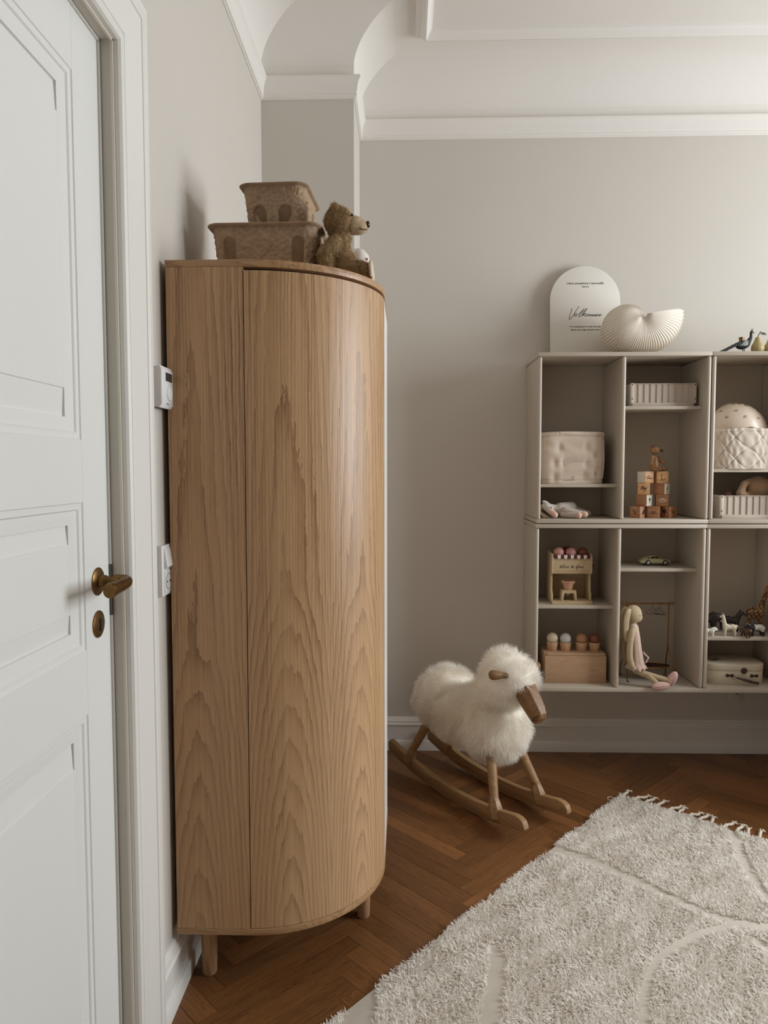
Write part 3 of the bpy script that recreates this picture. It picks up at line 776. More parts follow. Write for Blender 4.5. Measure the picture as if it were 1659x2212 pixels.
FUR = vcol_mat('plush_fibre', 0.9, 0.0, trans=0.35)
def build_teddy():
    t = thing('teddy_bear', 'brown curly plush teddy bear sitting beside the stacked bins', 'teddy bear', (-0.167, 1.915, WZT+0.006), 0.0)
    b = nbm()
    ell(b, (-0.002, 0, 0.048), (0.040, 0.042, 0.050)); ell(b, (-0.002, 0, 0.153), (0.040, 0.040, 0.036)); ell(b, (0.028, 0, 0.143), (0.028, 0.025, 0.022))
    cap(b, (0, 0, 0.08), (-0.002, 0, 0.13), 0.026, 0.028)
    for s in (-1, 1):
        cap(b, (-0.010, s*0.034, 0.092), (-0.036, s*0.048, 0.055), 0.017, 0.022); cap(b, (-0.036, s*0.048, 0.055), (-0.030, s*0.050, 0.026), 0.022, 0.019)
        cap(b, (0.010, s*0.030, 0.024), (0.062, s*0.040, 0.022), 0.024, 0.019)
        ell(b, (-0.012, s*0.034, 0.180), (0.012, 0.009, 0.011))
    me = blob_mesh(b, 0.005, 4); me.materials.clear(); finish(me, mat('teddy_skin', (140, 114, 80), 0.9), 180)
    o = bpy.data.objects.new('body', me); COL.objects.link(o); o.parent = t
    fur('plush', me, 16000, 0.0095, 0.0012, FUR, o, (196, 168, 126), (140, 112, 76), (0, 0, -0.2), 0.9, 0.9, 3, 0.4, 90.0, mask=lambda P: ~((P[:, 0] > 0.022) & (P[:, 2] > 0.115)))
    b = nbm(); ell(b, (0.046, 0, 0.140), (0.025, 0.021, 0.020)); ell(b, (0.034, 0, 0.144), (0.028, 0.025, 0.024))
    me2 = blob_mesh(b, 0.003, 4); me2.materials.clear(); finish(me2, mat('teddy_muzzle', (190, 168, 138), 0.9, 0.08, 90), 180)
    mz = bpy.data.objects.new('muzzle', me2); COL.objects.link(mz); mz.parent = t
    fur('plush', me2, 2600, 0.004, 0.0008, FUR, mz, (226, 210, 184), (190, 168, 136), (0.2, 0, 0), 0.4, 0.4, 2, 0.4, 120.0)
    K = mat('black_bead', (16, 14, 13), 0.25)
    b = nbm(); ell(b, (0.071, 0, 0.146), (0.0058, 0.009, 0.0090)); obj('nose', b, K, t)
    for s in (-1, 1):
        b = nbm(); ell(b, (0.032, s*0.0275, 0.161), 0.0036); obj('eye', b, K, t)
    b = nbm(); tube(b, smoothline([(0.050, -0.0215, 0.130), (0.060, -0.0175, 0.127), (0.066, -0.010, 0.130), (0.069, 0, 0.132)], 4), 0.0011, 6); obj('mouth', b, K, t)
    for s in (-1, 1):
        b = nbm(); ell(b, (0.080, s*0.040, 0.024), (0.007, 0.019, 0.021)); obj('paw_pad', b, mat('paw_pad', (206, 190, 164), 0.9, 0.08, 120), t)
    # ornament behind the bear
    t = thing('porcelain_egg', 'glossy white egg shaped ornament with pink marks behind the teddy bear', 'ornament', (-0.128, 2.045, WZT), 0)
    b = nbm(); lathe(b, [(0, 0), (0.014, 0.0), (0.028, 0.020), (0.036, 0.048), (0.036, 0.080), (0.029, 0.108), (0.016, 0.125), (0, 0.131)], (0, 0, 0), 32); obj('shell', b, mat('white_porcelain', (236, 228, 220), 0.12, coat=0.6), t, 180)
    for a, z, r in ((0.1, 0.084, 0.005), (-0.25, 0.094, 0.004), (0.35, 0.075, 0.004)):
        b = nbm(); ell(b, (0.0345*math.cos(a-0.5), 0.0345*math.sin(a-0.5), z), (0.003, r, r)); obj('pink_mark', b, mat('pink_glaze', (222, 160, 150), 0.2), t)
    # lace edged cloth at the front edge of the top
    b = nbm(); n = 18; P = []
    for i in range(n+1):
        row = []
        for j in range(7):
            u = i/n; x = -0.110+0.052*u; y = 1.990-0.020*u+0.045*(j/6); z = WZT+0.004+0.050*(1-u)**1.3*math.sin(PI*(j+0.6)/7.2)+0.0025*math.sin(9*u*PI+j)
            row.append((x, y, z))
        P.append(row)
    grid(b, P); o = obj('lace_cloth', b, mat('white_lace', (228, 222, 210), 0.9, 0.12, 160, 0.8, 300), None, 60)
    sm = o.modifiers.new('solid', 'SOLIDIFY'); sm.thickness = 0.002
    tag(o, 'small crumpled white lace cloth lying at the rounded edge of the wardrobe top', 'cloth')
build_teddy()
# ---------------------------------------------------------------- wall shelf units
SHX, SHW, SHY, SHB = 0.5388, 0.694, 2.975, 3.2755
SZ = [(0.368, 1.0632), (1.0665, 1.758)]
TH = 0.0165
SHELF = mat('greige_shelf_lacquer', (187, 176, 161), 0.34, 0.012, 2, 0.03, 300)
SHELFI = SHELF
def shelf_unit(label, x0, z0, z1, div, shelves):
    t = thing('shelf_unit', label, 'shelf', (x0, SHB, z0), 0, 'wall hung shelf units')
    w, h = SHW, z1-z0; yf = SHY-SHB
    def P(name, *a, bev=0.0018):
        b = nbm(); box(b, *a, bev, 4 if bev > 0.005 else 2); return obj(name, b, SHELF, t, 40)
    P('bottom_panel', 0, w, yf-0.003, 0, 0, TH); P('top_panel', 0, w, yf-0.003, 0, h-TH, h)
    P('side_panel', 0.0015, TH, yf, 0, TH, h-TH, bev=0.0065); P('side_panel', w-TH, w-0.0015, yf, 0, TH, h-TH, bev=0.0065)
    P('back_panel', TH, w-TH, -0.008, -0.0005, TH, h-TH, bev=0.0)
    P('divider', div-x0-TH/2, div-x0+TH/2, yf, -0.008, TH, h-TH, bev=0.0070)
    for (a, c, z) in shelves:
        P('shelf', a-x0, c-x0, yf+0.046, -0.008, z-0.0135-z0, z-z0, bev=0.0012)
    return t
DU, DL = 0.8843, 0.877
shelf_unit('upper left greige shelf unit with the quilted basket and the toy block tower', SHX, *SZ[1], DU,
           [(SHX+TH, DU-TH/2, 1.226), (DU+TH/2, SHX+SHW-TH, 1.5453)])
shelf_unit('lower left greige shelf unit with the rabbit doll and the toy ice cream machine', SHX-0.004, *SZ[0], DL,
           [(SHX-0.004+TH, DL-TH/2, 0.7191), (DL+TH/2, SHX-0.004+SHW-TH, 0.8758)])
SX2 = 1.2348
shelf_unit('upper right greige shelf unit with the child helmet, cut by the picture edge', SX2, *SZ[1], SX2+0.3455,
           [(SX2+TH, SX2+0.3455-TH/2, 1.2877), (SX2+0.3455+TH/2, SX2+SHW-TH, 1.45)])
shelf_unit('lower right greige shelf unit with toy animals and suitcase, cut by the picture edge', SX2-0.006, *SZ[0], SX2+0.3395,
           [(SX2-0.006+TH, SX2+0.3395-TH/2, 0.5881), (SX2+0.3395+TH/2, SX2-0.006+SHW-TH, 0.80)])
SX3 = SX2+SHW+0.003  # third column out of view, added to keep window light off the wall below
shelf_unit('upper greige shelf unit added unseen beyond the right picture edge to block window light', SX3, *SZ[1], SX3+0.3455, [(SX3+TH, SX3+0.3455-TH/2, 1.40)])
shelf_unit('lower greige shelf unit added unseen beyond the right picture edge to block window light', SX3-0.006, *SZ[0], SX3+0.3395, [(SX3-0.006+TH, SX3+0.3395-TH/2, 0.70)])
TOPZ = SZ[1][1]; UF = SZ[1][0]+TH; LF = SZ[0][0]+TH     # top surface, upper floor, lower floor

# ---------------------------------------------------------------- on top: sign, shell, peacock, pears
INK = mat('black_ink', (28, 25, 22), 0.7)
def build_sign():
    t = thing('welcome_sign', 'white round topped welcome sign leaning on the wall above the shelves', 'sign', (0.785, 3.205, TOPZ), 0)
    t.rotation_euler = (-0.10, 0, 0)
    w, h, r = 0.304, 0.416, 0.152
    pts = [(-w/2, 0), (w/2, 0)]+[(r*math.cos(a), h-r+r*math.sin(a)) for a in np.linspace(0, PI, 40)]
    b = nbm(); prism(b, pts, 0.0, 0.006, 'Y', 0.0008); obj('board', b, mat('white_card', (222, 217, 208), 0.6, 0.01, 4), t, 30)
    RX = (PI/2, 0, 0); y = -0.0004
    text_mesh('lettering', "L\u00e9lou Josephine's barned\u00e5b", 0.0128, INK, t, (0.001, y, 0.336), RX, 0, spacing=1.12)
    text_mesh('lettering', "29.01.23", 0.0085, INK, t, (0.001, y, 0.322), RX, 0.25)
    text_mesh('lettering', "Vi er s\u00e5 glade for I er her til at fejre", 0.0098, INK, t, (0.001, y, 0.146), RX, 0.3)
    text_mesh('lettering', "denne store dag sammen med os", 0.0098, INK, t, (0.001, y, 0.1325), RX, 0.3)
    raw = [[(393, 540), (378, 590), (360, 648), (362, 668), (376, 664), (410, 612), (446, 556), (470, 518)],
           [(414, 624), (432, 622), (442, 606), (432, 600), (418, 616), (420, 634), (438, 632), (458, 616), (486, 590), (514, 562), (526, 548), (520, 560), (490, 596), (468, 626), (466, 642), (482, 636), (508, 600), (540, 560), (556, 544), (546, 566), (518, 604), (500, 636), (512, 620), (534, 604), (546, 602), (534, 612), (518, 618), (530, 632), (546, 630), (560, 616), (570, 614), (566, 628), (552, 636), (548, 626), (562, 614), (580, 618), (586, 616), (578, 636), (590, 620), (602, 616), (596, 636), (606, 622), (618, 616), (613, 636), (626, 620), (634, 616), (628, 636), (640, 622), (650, 616), (646, 636), (656, 630), (664, 620), (670, 612), (660, 616), (658, 632), (670, 634), (684, 622), (692, 612), (684, 636), (696, 620), (706, 614), (702, 630), (716, 622)]]
    L = [smoothline([((x-536)*0.000395, (1043-yy)*0.000386+0.037) for x, yy in ln], 3) for ln in raw]
    b = nbm(); strokes(b, L, 0.00085, (0, y, 0), (1, 0, 0), (0, 0, 1)); obj('lettering', b, INK, t, 180)
build_sign()

def build_shell():
    t = thing('shell_vase', 'cream ribbed nautilus shaped shell vase on top of the shelves', 'vase', (0.957, 3.085, TOPZ), 0)
    k = 0.00197; C = (0.0, 0.0, 0.147)
    ph = np.radians([372, 362, 350, 335, 325, 305, 290, 270, 250, 232, 218, 205, 195, 180, 162, 146, 131, 112, 94, 64, 34, 10])
    ro = np.array([97, 96, 93, 89, 86, 79, 75, 73, 74, 77, 78, 76, 72, 65, 56, 48, 41, 33, 28, 23, 19, 14])*k
    order = np.argsort(ph); ph, ro = ph[order], ro[order]
    fi = np.linspace(math.radians(20), math.radians(371), 560); R = np.interp(fi, ph, ro)
    R = np.convolve(np.pad(R, 8, mode='edge'), np.ones(17)/17, 'valid')
    W = 0.040+0.42*R
    N = 80; m = 44; P = []
    for i, (f, r, w) in enumerate(zip(fi, R, W)):
        row = []
        for j in range(m+1):
            a = -PI/2+PI*j/m; s = max(math.cos(a), 0)**0.72; yy = math.sin(a)
            env = min(1.0, s*1.6)
            rib = 1+0.024*env*math.cos(N*f+1.1*abs(yy))
            rr = r*(0.06+0.94*s)*rib; z = C[2]+rr*math.sin(f)
            row.append((C[0]+rr*math.cos(f), yy*w*(0.96+0.04*rib)*(0.55+0.45*s if False else 1), max(z, 0.0)))
        P.append(row)
    b = nbm(); grid(b, P)
    o = obj('shell', b, mat('cream_ceramic', (226, 217, 202), 0.55, 0.02, 20), t, 180)
    s = o.modifiers.new('wall', 'SOLIDIFY'); s.thickness = 0.003; s.offset = -1
    for sy in (-1, 1):
        b = nbm(); ell(b, (C[0]+0.002, sy*(W[0]+0.002), C[2]), (0.011, 0.005, 0.011)); obj('umbilicus', b, MATS['cream_ceramic'], t)
build_shell()

def build_peacock():
    D = vcol_mat('peacock_paint', 0.45, bump=0.3, bscale=260)
    t = thing('peacock_figure', 'dark blue peacock candle holder on top of the right shelf', 'figurine', (1.372, 3.06, TOPZ), 0)
    b = nbm(); ell(b, (0.018, 0, 0.040), (0.030, 0.017, 0.019), (0, -0.25, 0)); cap(b, (0.036, 0, 0.046), (0.050, 0, 0.068), 0.012, 0.0065); cap(b, (0.050, 0, 0.068), (0.051, 0, 0.088), 0.0062, 0.0055)
    ell(b, (0.053, 0, 0.091), (0.008, 0.006, 0.006)); cap(b, (0.058, 0, 0.090), (0.066, 0, 0.087), 0.003, 0.0012)
    blob('body', b, D, t, 0.0022, 3, paint_by((34, 42, 46), [(lambda c: (c[:, 0] < 0.034) & (c[:, 2] > 0.034) & (np.sin(c[:, 0]*900+c[:, 2]*500) > 0.1), (196, 194, 186)), (lambda c: (c[:, 0] < 0.034) & (c[:, 2] > 0.034) & (np.sin(c[:, 0]*900+c[:, 2]*500) <= 0.1), (60, 60, 60))]))
    b = nbm()
    for i in range(7):
        for j in range(-2, 3):
            u = i/6; ell(b, (0.004-0.082*u, j*0.0075*(1-0.45*u), 0.046-0.042*u+0.004*(1-abs(j)/2)), (0.017, 0.0065, 0.0045), (0, -0.5+0.1*u, j*0.12), 10, 6)
    obj('tail', b, mat('dark_feather', (36, 40, 44), 0.5, 0.25, 90), t, 180)
    b = nbm()
    for s in (-1, 1): tube(b, [(0.020, s*0.006, 0.028), (0.022, s*0.007, 0.012), (0.019, s*0.007, 0.002)], 0.0016, 6); box(b, 0.014, 0.030, s*0.007-0.004, s*0.007+0.004, 0, 0.003)
    obj('leg', b, mat('dark_feather', (36, 40, 44), 0.5), t)
    b = nbm(); lathe(b, [(0.0, 0.056), (0.009, 0.056), (0.009, 0.062), (0.0105, 0.063), (0.0105, 0.070), (0.009, 0.070), (0.0085, 0.066), (0, 0.066)], (0.012, 0, 0), 20); obj('candle_cup', b, mat('dull_brass', (120, 98, 66), 0.4, metal=0.9), t, 40)
    b = nbm()
    for k in range(5): tube(b, [(0.053, 0, 0.095), (0.050+0.0025*k, 0, 0.104)], 0.0006, 5)
    obj('crest', b, mat('dark_feather', (36, 40, 44), 0.5), t)
build_peacock()

def build_pear(label, x, y, s, rz):
    t = thing('pear', label, 'pear', (x, y, TOPZ), rz, 'decorative pears on the shelf top')
    b = nbm(); lathe(b, [(r*s, z*s) for r, z in [(0, 0.0), (0.010, 0.0), (0.020, 0.006), (0.0255, 0.020), (0.024, 0.034), (0.017, 0.046), (0.0125, 0.056), (0.0105, 0.064), (0.007, 0.069), (0, 0.0705)]], (0, 0, 0), 26)
    obj('fruit', b, mat('pear_skin', (172, 154, 108), 0.45, 0.14, 70, 0.1, 120), t, 180)
    b = nbm(); tube(b, smoothline([(0, 0, 0.069*s), (0.003, 0, 0.078*s), (0.010, 0, 0.087*s), (0.013, 0.001, 0.092*s)], 4), [0.0018]*12+[0.0026], 7); obj('stem', b, mat('dark_twig', (52, 44, 38), 0.7), t)
    b = nbm(); pts = [(0.012, 0.085), (0.020, 0.090), (0.034, 0.088), (0.042, 0.080), (0.030, 0.079), (0.018, 0.080)]; prism(b, [(p[0]*s, p[1]*s) for p in pts], -0.0008, 0.0008, 'Y'); obj('leaf', b, mat('dark_twig', (52, 44, 38), 0.7), t, 30)
build_pear('left pear of the pair at the right picture edge beside the peacock', 1.446, 3.05, 1.0, 0.3)
build_pear('right pear of the pair, cut off by the picture edge', 1.503, 3.06, 1.0, -0.4)
# ---------------------------------------------------------------- upper shelves
def crate(label, loc, w, d, h, rz=0.0, n=10):
    M = mat('beige_crate_plastic', (190, 177, 163), 0.5); K = mat('black_hole', (12, 10, 9), 0.9)
    t = thing('storage_crate', label, 'crate', loc, rz, 'slatted plastic crates')
    b = nbm(); th = 0.0025; z1 = h*0.985; zb = h*0.17
    box(b, -w/2, w/2, -d/2, d/2, 0, 0.004); box(b, -w/2, w/2, -d/2, -d/2+th, 0.004, z1); box(b, -w/2, w/2, d/2-th, d/2, 0.004, z1)
    box(b, -w/2, -w/2+th, -d/2+th, d/2-th, 0.004, z1); box(b, w/2-th, w/2, -d/2+th, d/2-th, 0.004, z1)
    obj('body', b, M, t, 30)
    for (y0, y1) in ((-d/2-0.0045, -d/2), ):
        b = nbm(); box(b, -w/2, w/2, y0, y1, 0, zb, 0.0008); obj('base_band', b, M, t, 30)
        b = nbm(); box(b, -w/2, w/2, y0+0.001, y1, h*0.955, h*0.99, 0.0006); obj('top_rim', b, M, t, 30)
    b = nbm(); box(b, -w/2-0.0045, -w/2, -d/2, d/2, 0, zb, 0.0008); obj('base_band', b, M, t, 30)
    b = nbm(); box(b, -w/2-0.0035, -w/2, -d/2, d/2, h*0.90, h*0.99, 0.0006); obj('top_rim', b, M, t, 30)
    for i in range(1, n):
        x = -w/2+w*i/n; b = nbm(); prism(b, [(x-0.0016, 0), (x-0.0008, -0.004), (x+0.0008, -0.004), (x+0.0016, 0)], zb, h*0.955, 'Z', 0); 
        bmesh.ops.translate(b, verts=b.verts, vec=(0, -d/2, 0)); obj('rib', b, M, t, 30)
    for i in range(1, 7):
        y = -d/2+d*i/7; b = nbm(); box(b, -w/2-0.0035, -w/2, y-0.002, y+0.002, zb, h*0.90); obj('rib', b, M, t, 30)
    for x in (-w/2-0.002, w/2+0.002):
        b = nbm(); box(b, x-0.0065, x+0.0065, -d/2-0.0075, -d/2+0.008, h*0.13, h, 0.002); c = obj('corner_post', b, M, t, 30)
        for z in (h*0.33, h*0.93):
            b = nbm(); lathe(b, [(0, 0.0006), (0.0026, 0.0006), (0.0026, 0)], (x, -d/2-0.0075, z), 12, Matrix.Rotation(PI/2, 4, 'X')); obj('hole', b, K, c, 0)
    return t
crate('beige slatted plastic crate alone on the short shelf', (1.068, 3.135, 1.5453), 0.252, 0.16, 0.0965)
crate('beige slatted plastic crate holding a plush toy, below the quilted round basket', (1.442, 3.115, UF), 0.262, 0.16, 0.096)

def build_baskets():
    FB = mat('blush_quilt_fabric', (202, 184, 165), 0.8, 0.03, 40, 0.12, 500, sheen=0.3, bdist=0.002)
    t = thing('quilted_basket', 'blush quilted square fabric basket on the left shelf', 'basket', (0.699, 3.125, 1.226))
    w, d, h = 0.268, 0.19, 0.212; nu, nv = 240, 70; P = []
    # stitched hollows on the front panel: (u along the front -1..1, v 0..1)
    seamsv = [-0.92, -0.30, 0.05, 0.92]
    rr = np.random.default_rng(5)
    tufts = [(-0.45, 0.72), (-0.28, 0.42), (0.06, 0.70), (0.06, 0.42), (0.42, 0.38), (-0.60, 0.40), (0.42, 0.72), (-0.05, 0.13), (0.35, 0.16), (-0.6, 0.12), (0.72, 0.2), (0.7, 0.55)]
    for j in range(nv+1):
        v = j/nv; z = h*v; row = []
        for i in range(nu):
            a = 2*PI*i/nu+PI/4; x, y = superell(a, w/2, d/2, 5.0)
            bulge = 1+0.035*math.sin(PI*v)-0.03*(1-v)**6
            x *= bulge; y *= bulge
            # quilt on the front face
            dsp = 0.0
            if y < -d*0.40:
                u = x/(w/2)
                for s in seamsv: dsp -= 0.0050*math.exp(-((u-s)/0.022)**2)*(1 if abs(s) > 0.5 else 0.6*min(1, 4*v, 3*(0.9-v) if v < 0.9 else 0))
                for (tu, tv) in tufts: dsp -= 0.0085*math.exp(-(((u-tu)/0.10)**2+((v-tv)/0.09)**2))
                dsp += 0.003*math.sin(u*7+3*math.sin(v*9))*math.sin(v*PI*2.2+1.2*u)*0.6
                dsp -= 0.0022*math.exp(-((v-0.42)/0.012)**2)*(1 if -0.6 < u < 0.75 else 0)
            dsp -= 0.0035*math.exp(-((v-0.915)/0.012)**2)-0.0025*math.exp(-((v-0.96)/0.03)**2)
            dsp -= 0.003*math.exp(-((v-0.075)/0.014)**2)
            dsp += 0.0013*math.sin(a*64+2*math.sin(3*a))*math.exp(-((v-0.96)/0.03)**2)
            n = math.hypot(x, y); row.append((x+x/n*dsp, y+y/n*dsp+(0.004*math.sin(2.2*x*20) if v > 0.97 else 0), z+(0.004*math.cos(x*11)*v**4)))
        P.append(row)
    # fold over the rim and go down inside
    for f, z in ((0.985, h*1.005), (0.955, h*0.99), (0.945, h*0.8), (0.93, 0.01)):
        P.append([(p[0]*f, p[1]*f, z+(0.004*math.cos(p[0]*11) if z > h*0.9 else 0)) for p in P[nv]])
    b = nbm(); V = grid(b, P, wv=True); b.faces.new(V[0][::-1]); b.faces.new(V[-1])
    obj('body', b, FB, t, 180)
    # diamond quilted round basket
    t = thing('quilted_basket', 'pale round basket with diamond quilting, a helmet resting in it', 'basket', (1.402, 3.115, 1.2877))
    w, d, h = 0.290, 0.215, 0.163; nu, nv = 320, 80; P = []
    for j in range(nv+1):
        v = j/nv; row = []
        for i in range(nu):
            a = 2*PI*i/nu; x, y = superell(a, w/2, d/2, 2.7); k = 0.95+0.06*v; s = a*(w+d)/4*1.12
            p = (s/0.074+v*h/0.086) % 1; q = (s/0.074-v*h/0.086) % 1
            puff = min(abs(p-0.5)*2, 1); puff2 = min(abs(q-0.5)*2, 1)
            dsp = 0.0060*math.sqrt(max(0, (1-puff**8)*(1-puff2**8)))-0.003
            e = min(1, (1-v)*12); dsp *= e
            dsp += 0.0016*math.sin(a*37+5*v)*math.sin(v*11)
            if v > 0.93: dsp += 0.002
            n = math.hypot(x, y); row.append((x*k+x/n*dsp, y*k+y/n*dsp, h*v+0.004*math.sin(3*a)*v**5))
        P.append(row)
    for f, z in ((0.98, h*1.0), (0.955, h*0.985), (0.94, h*0.8), (0.9, 0.01)): P.append([(p[0]*f, p[1]*f, z) for p in P[nv]])
    b = nbm(); V = grid(b, P, wv=True); b.faces.new(V[0][::-1]); b.faces.new(V[-1])
    obj('body', b, mat('pale_quilt_fabric', (196, 182, 166), 0.7, 0.03, 40, 0.1, 600, sheen=0.3), t, 180)
    # helmet
    t = thing('child_helmet', 'pale pink child helmet with small dark cherry prints resting on the round basket', 'helmet', (1.404, 3.115, 1.2877+0.163))
    def hp(a, e):
        """dome point: a azimuth, e 0 rim .. 1 top ; +x is the front"""
        cz = math.sin(e*PI/2); cr = math.cos(e*PI/2)**0.85
        x = 0.120*cr*math.cos(a); y = 0.088*cr*math.sin(a)
        z = 0.112*cz**1.05*(1-0.10*math.cos(a)*cr)
        low = -0.012+0.020*math.exp(-((math.cos(a)-0.10)/0.30)**2)-0.010*math.exp(-((math.cos(a)+0.95)/0.35)**2)
        return Vector((x-0.004*cz, y, z+low*(1-e)**2))
    b = nbm(); P = [[hp(2*PI*i/64, j/24) for i in range(64)] for j in range(24)]; P.append([hp(0, 1)+Vector((0.001*math.cos(2*PI*i/64), 0.001*math.sin(2*PI*i/64), 0)) for i in range(64)])
    V = grid(b, P, wv=True); b.faces.new(V[-1])
    o = obj('shell', b, mat('blush_helmet', (212, 194, 174), 0.35), t, 180); s = o.modifiers.new('wall', 'SOLIDIFY'); s.thickness = 0.006
    b = nbm(); P = [[(0.100*f*math.cos(2*PI*i/48), 0.077*f*math.sin(2*PI*i/48), -0.003+0.05*(1-f)) for i in range(48)] for f in (1.0, 0.9, 0.7, 0.4, 0.05)]; grid(b, P, wv=True)
    obj('liner', b, mat('black_foam', (26, 24, 23), 0.9), t, 60)
    PR = mat('dark_print', (54, 40, 36), 0.7)
    for (a, e) in ((-2.30, 0.34), (-1.95, 0.50), (-1.62, 0.30), (-1.30, 0.72), (-2.25, 0.78), (-1.05, 0.32), (-0.62, 0.56), (-0.45, 0.22), (-1.75, 0.80), (-2.7, 0.5)):
        p0 = hp(a, e); ta = (hp(a+0.01, e)-p0).normalized(); te = (hp(a, e+0.01)-p0).normalized(); nn = ta.cross(te).normalized()
        if nn.dot(Vector((p0.x, p0.y, 0.05))) < 0: nn = -nn
        b = nbm()
        for du, dv, r in ((-0.0045, -0.002, 0.0019), (0.003, -0.003, 0.0019), (-0.003, 0.003, 0.0014), (0.0, 0.0035, 0.0012), (0.005, 0.0032, 0.0014)):
            c = p0+ta*du+te*dv+nn*0.0004; ell(b, c, (r, 0.0016, r), (0, 0, math.atan2(nn.y, nn.x)-PI/2), 8, 6)
        o = obj('cherry_print', b, PR, t, 180); o['kind'] = 'stuff'
    b = nbm(); p0 = hp(-2.95, 0.14); ell(b, p0, (0.008, 0.006, 0.003)); obj('vent', b, mat('black_foam', (26, 24, 23), 0.9), t)
    p0 = hp(-2.12, 0.08); b = nbm(); tube(b, [(p0.x+0.003*math.cos(k), p0.y-0.0012, p0.z+0.004+0.003*math.sin(k)) for k in np.linspace(0, 2*PI, 12, endpoint=False)], 0.0004, 5, closed=True); obj('small_emblem', b, mat('grey_print', (120, 120, 120), 0.6), t)
build_baskets()

def build_horse_plush():
    t = thing('plush_horse', 'small grey plush horse lying on its side on the upper left shelf floor', 'plush toy', (0.675, 3.065, UF))
    GV = mat('grey_velvet', (190, 180, 170), 0.9, 0.06, 60, 0.2, 400, sheen=0.3); PKV = mat('pink_velvet', (206, 172, 152), 0.9, 0.05, 60, sheen=0.3)
    b = nbm(); cap(b, (-0.050, 0.0, 0.040), (-0.020, 0.004, 0.036), 0.016, 0.022); cap(b, (-0.020, 0.004, 0.038), (0.030, 0.030, 0.040), 0.026, 0.027); blob('body', b, GV, t, 0.004, 4)
    b = nbm(); cap(b, (-0.082, -0.012, 0.050), (-0.066, -0.030, 0.030), 0.0185, 0.0145); cap(b, (-0.078, -0.008, 0.050), (-0.048, 0.0, 0.042), 0.013, 0.015); blob('head', b, GV, t, 0.0035, 3)
    b = nbm(); cap(b, (-0.072, -0.030, 0.034), (-0.052, -0.046, 0.015), 0.0125, 0.0130); blob('muzzle', b, PKV, t, 0.003, 2)
    b = nbm(); ell(b, (-0.066, -0.038, 0.045), 0.0025); obj('eye', b, mat('black_bead', (16, 14, 13), 0.25), t)
    for dx, dy, dz in ((-0.090, -0.018, 0.068), (-0.080, 0.012, 0.066)):
        b = nbm(); ell(b, (dx, dy, dz), (0.012, 0.006, 0.0055), (0, 0.25, 0.2)); obj('ear', b, GV, t)
    for p, q in (((-0.004, -0.020, 0.034), (0.060, -0.044, 0.020)), ((-0.012, -0.016, 0.016), (0.034, -0.050, 0.0145)), ((0.030, 0.040, 0.040), (0.100, 0.056, 0.018)), ((0.020, 0.050, 0.020), (0.080, 0.080, 0.014))):
        b = nbm(); cap(b, p, q, 0.0145, 0.0125); lg = blob('leg', b, GV, t, 0.0035, 2)
        p, q = Vector(p), Vector(q); d = (q-p).normalized(); b = nbm(); cap(b, q+d*0.004, q+d*0.012, 0.0130, 0.0132); blob('hoof', b, PKV if q.y < 0 else GV, lg, 0.003, 2)
    b = nbm()
    for k in range(16):
        a = k/15; tube(b, smoothline([(-0.092, -0.004, 0.062-0.02*a), (-0.108, -0.012-0.01*a, 0.046-0.015*a), (-0.106+0.012*a, -0.024, 0.018), (-0.094+0.024*a, -0.030, 0.004)], 4), 0.0016, 5)
    o = obj('mane', b, mat('wool_mane', (188, 168, 142), 0.9), t); o['kind'] = 'stuff'
build_horse_plush()

# plush and purple cloth in the lower crate
def build_crate_plush():
    t = thing('plush_toy', 'beige plush toy with a bent arm sitting in the lower crate', 'plush toy', (1.478, 3.118, UF+0.005))
    b = nbm(); ell(b, (0.020, 0, 0.120), (0.052, 0.045, 0.050)); ell(b, (0.010, 0, 0.055), (0.05, 0.04, 0.05))
    cap(b, (-0.020, -0.01, 0.148), (-0.048, -0.02, 0.138), 0.014, 0.014); cap(b, (-0.048, -0.02, 0.138), (-0.066, -0.025, 0.098), 0.014, 0.016); cap(b, (-0.066, -0.025, 0.098), (-0.040, -0.02, 0.085), 0.017, 0.018)
    blob('body', b, mat('tan_velvet', (186, 152, 118), 0.9, 0.06, 120, 0.2, 400, sheen=0.5), t, 0.005, 5)
    b = nbm(); ell(b, (-0.104, 0.005, 0.082), (0.030, 0.026, 0.026)); 
    o = obj('knitted_ball', b, mat('plum_knit', (96, 66, 62), 0.9, 0.35, 160, 0.6, 220), None, 180); o.location = t.location
    for k in o.data.vertices: pass
    tag(o, 'small plum and white knitted bundle in the lower crate beside the plush toy', 'knit toy')
build_crate_plush()

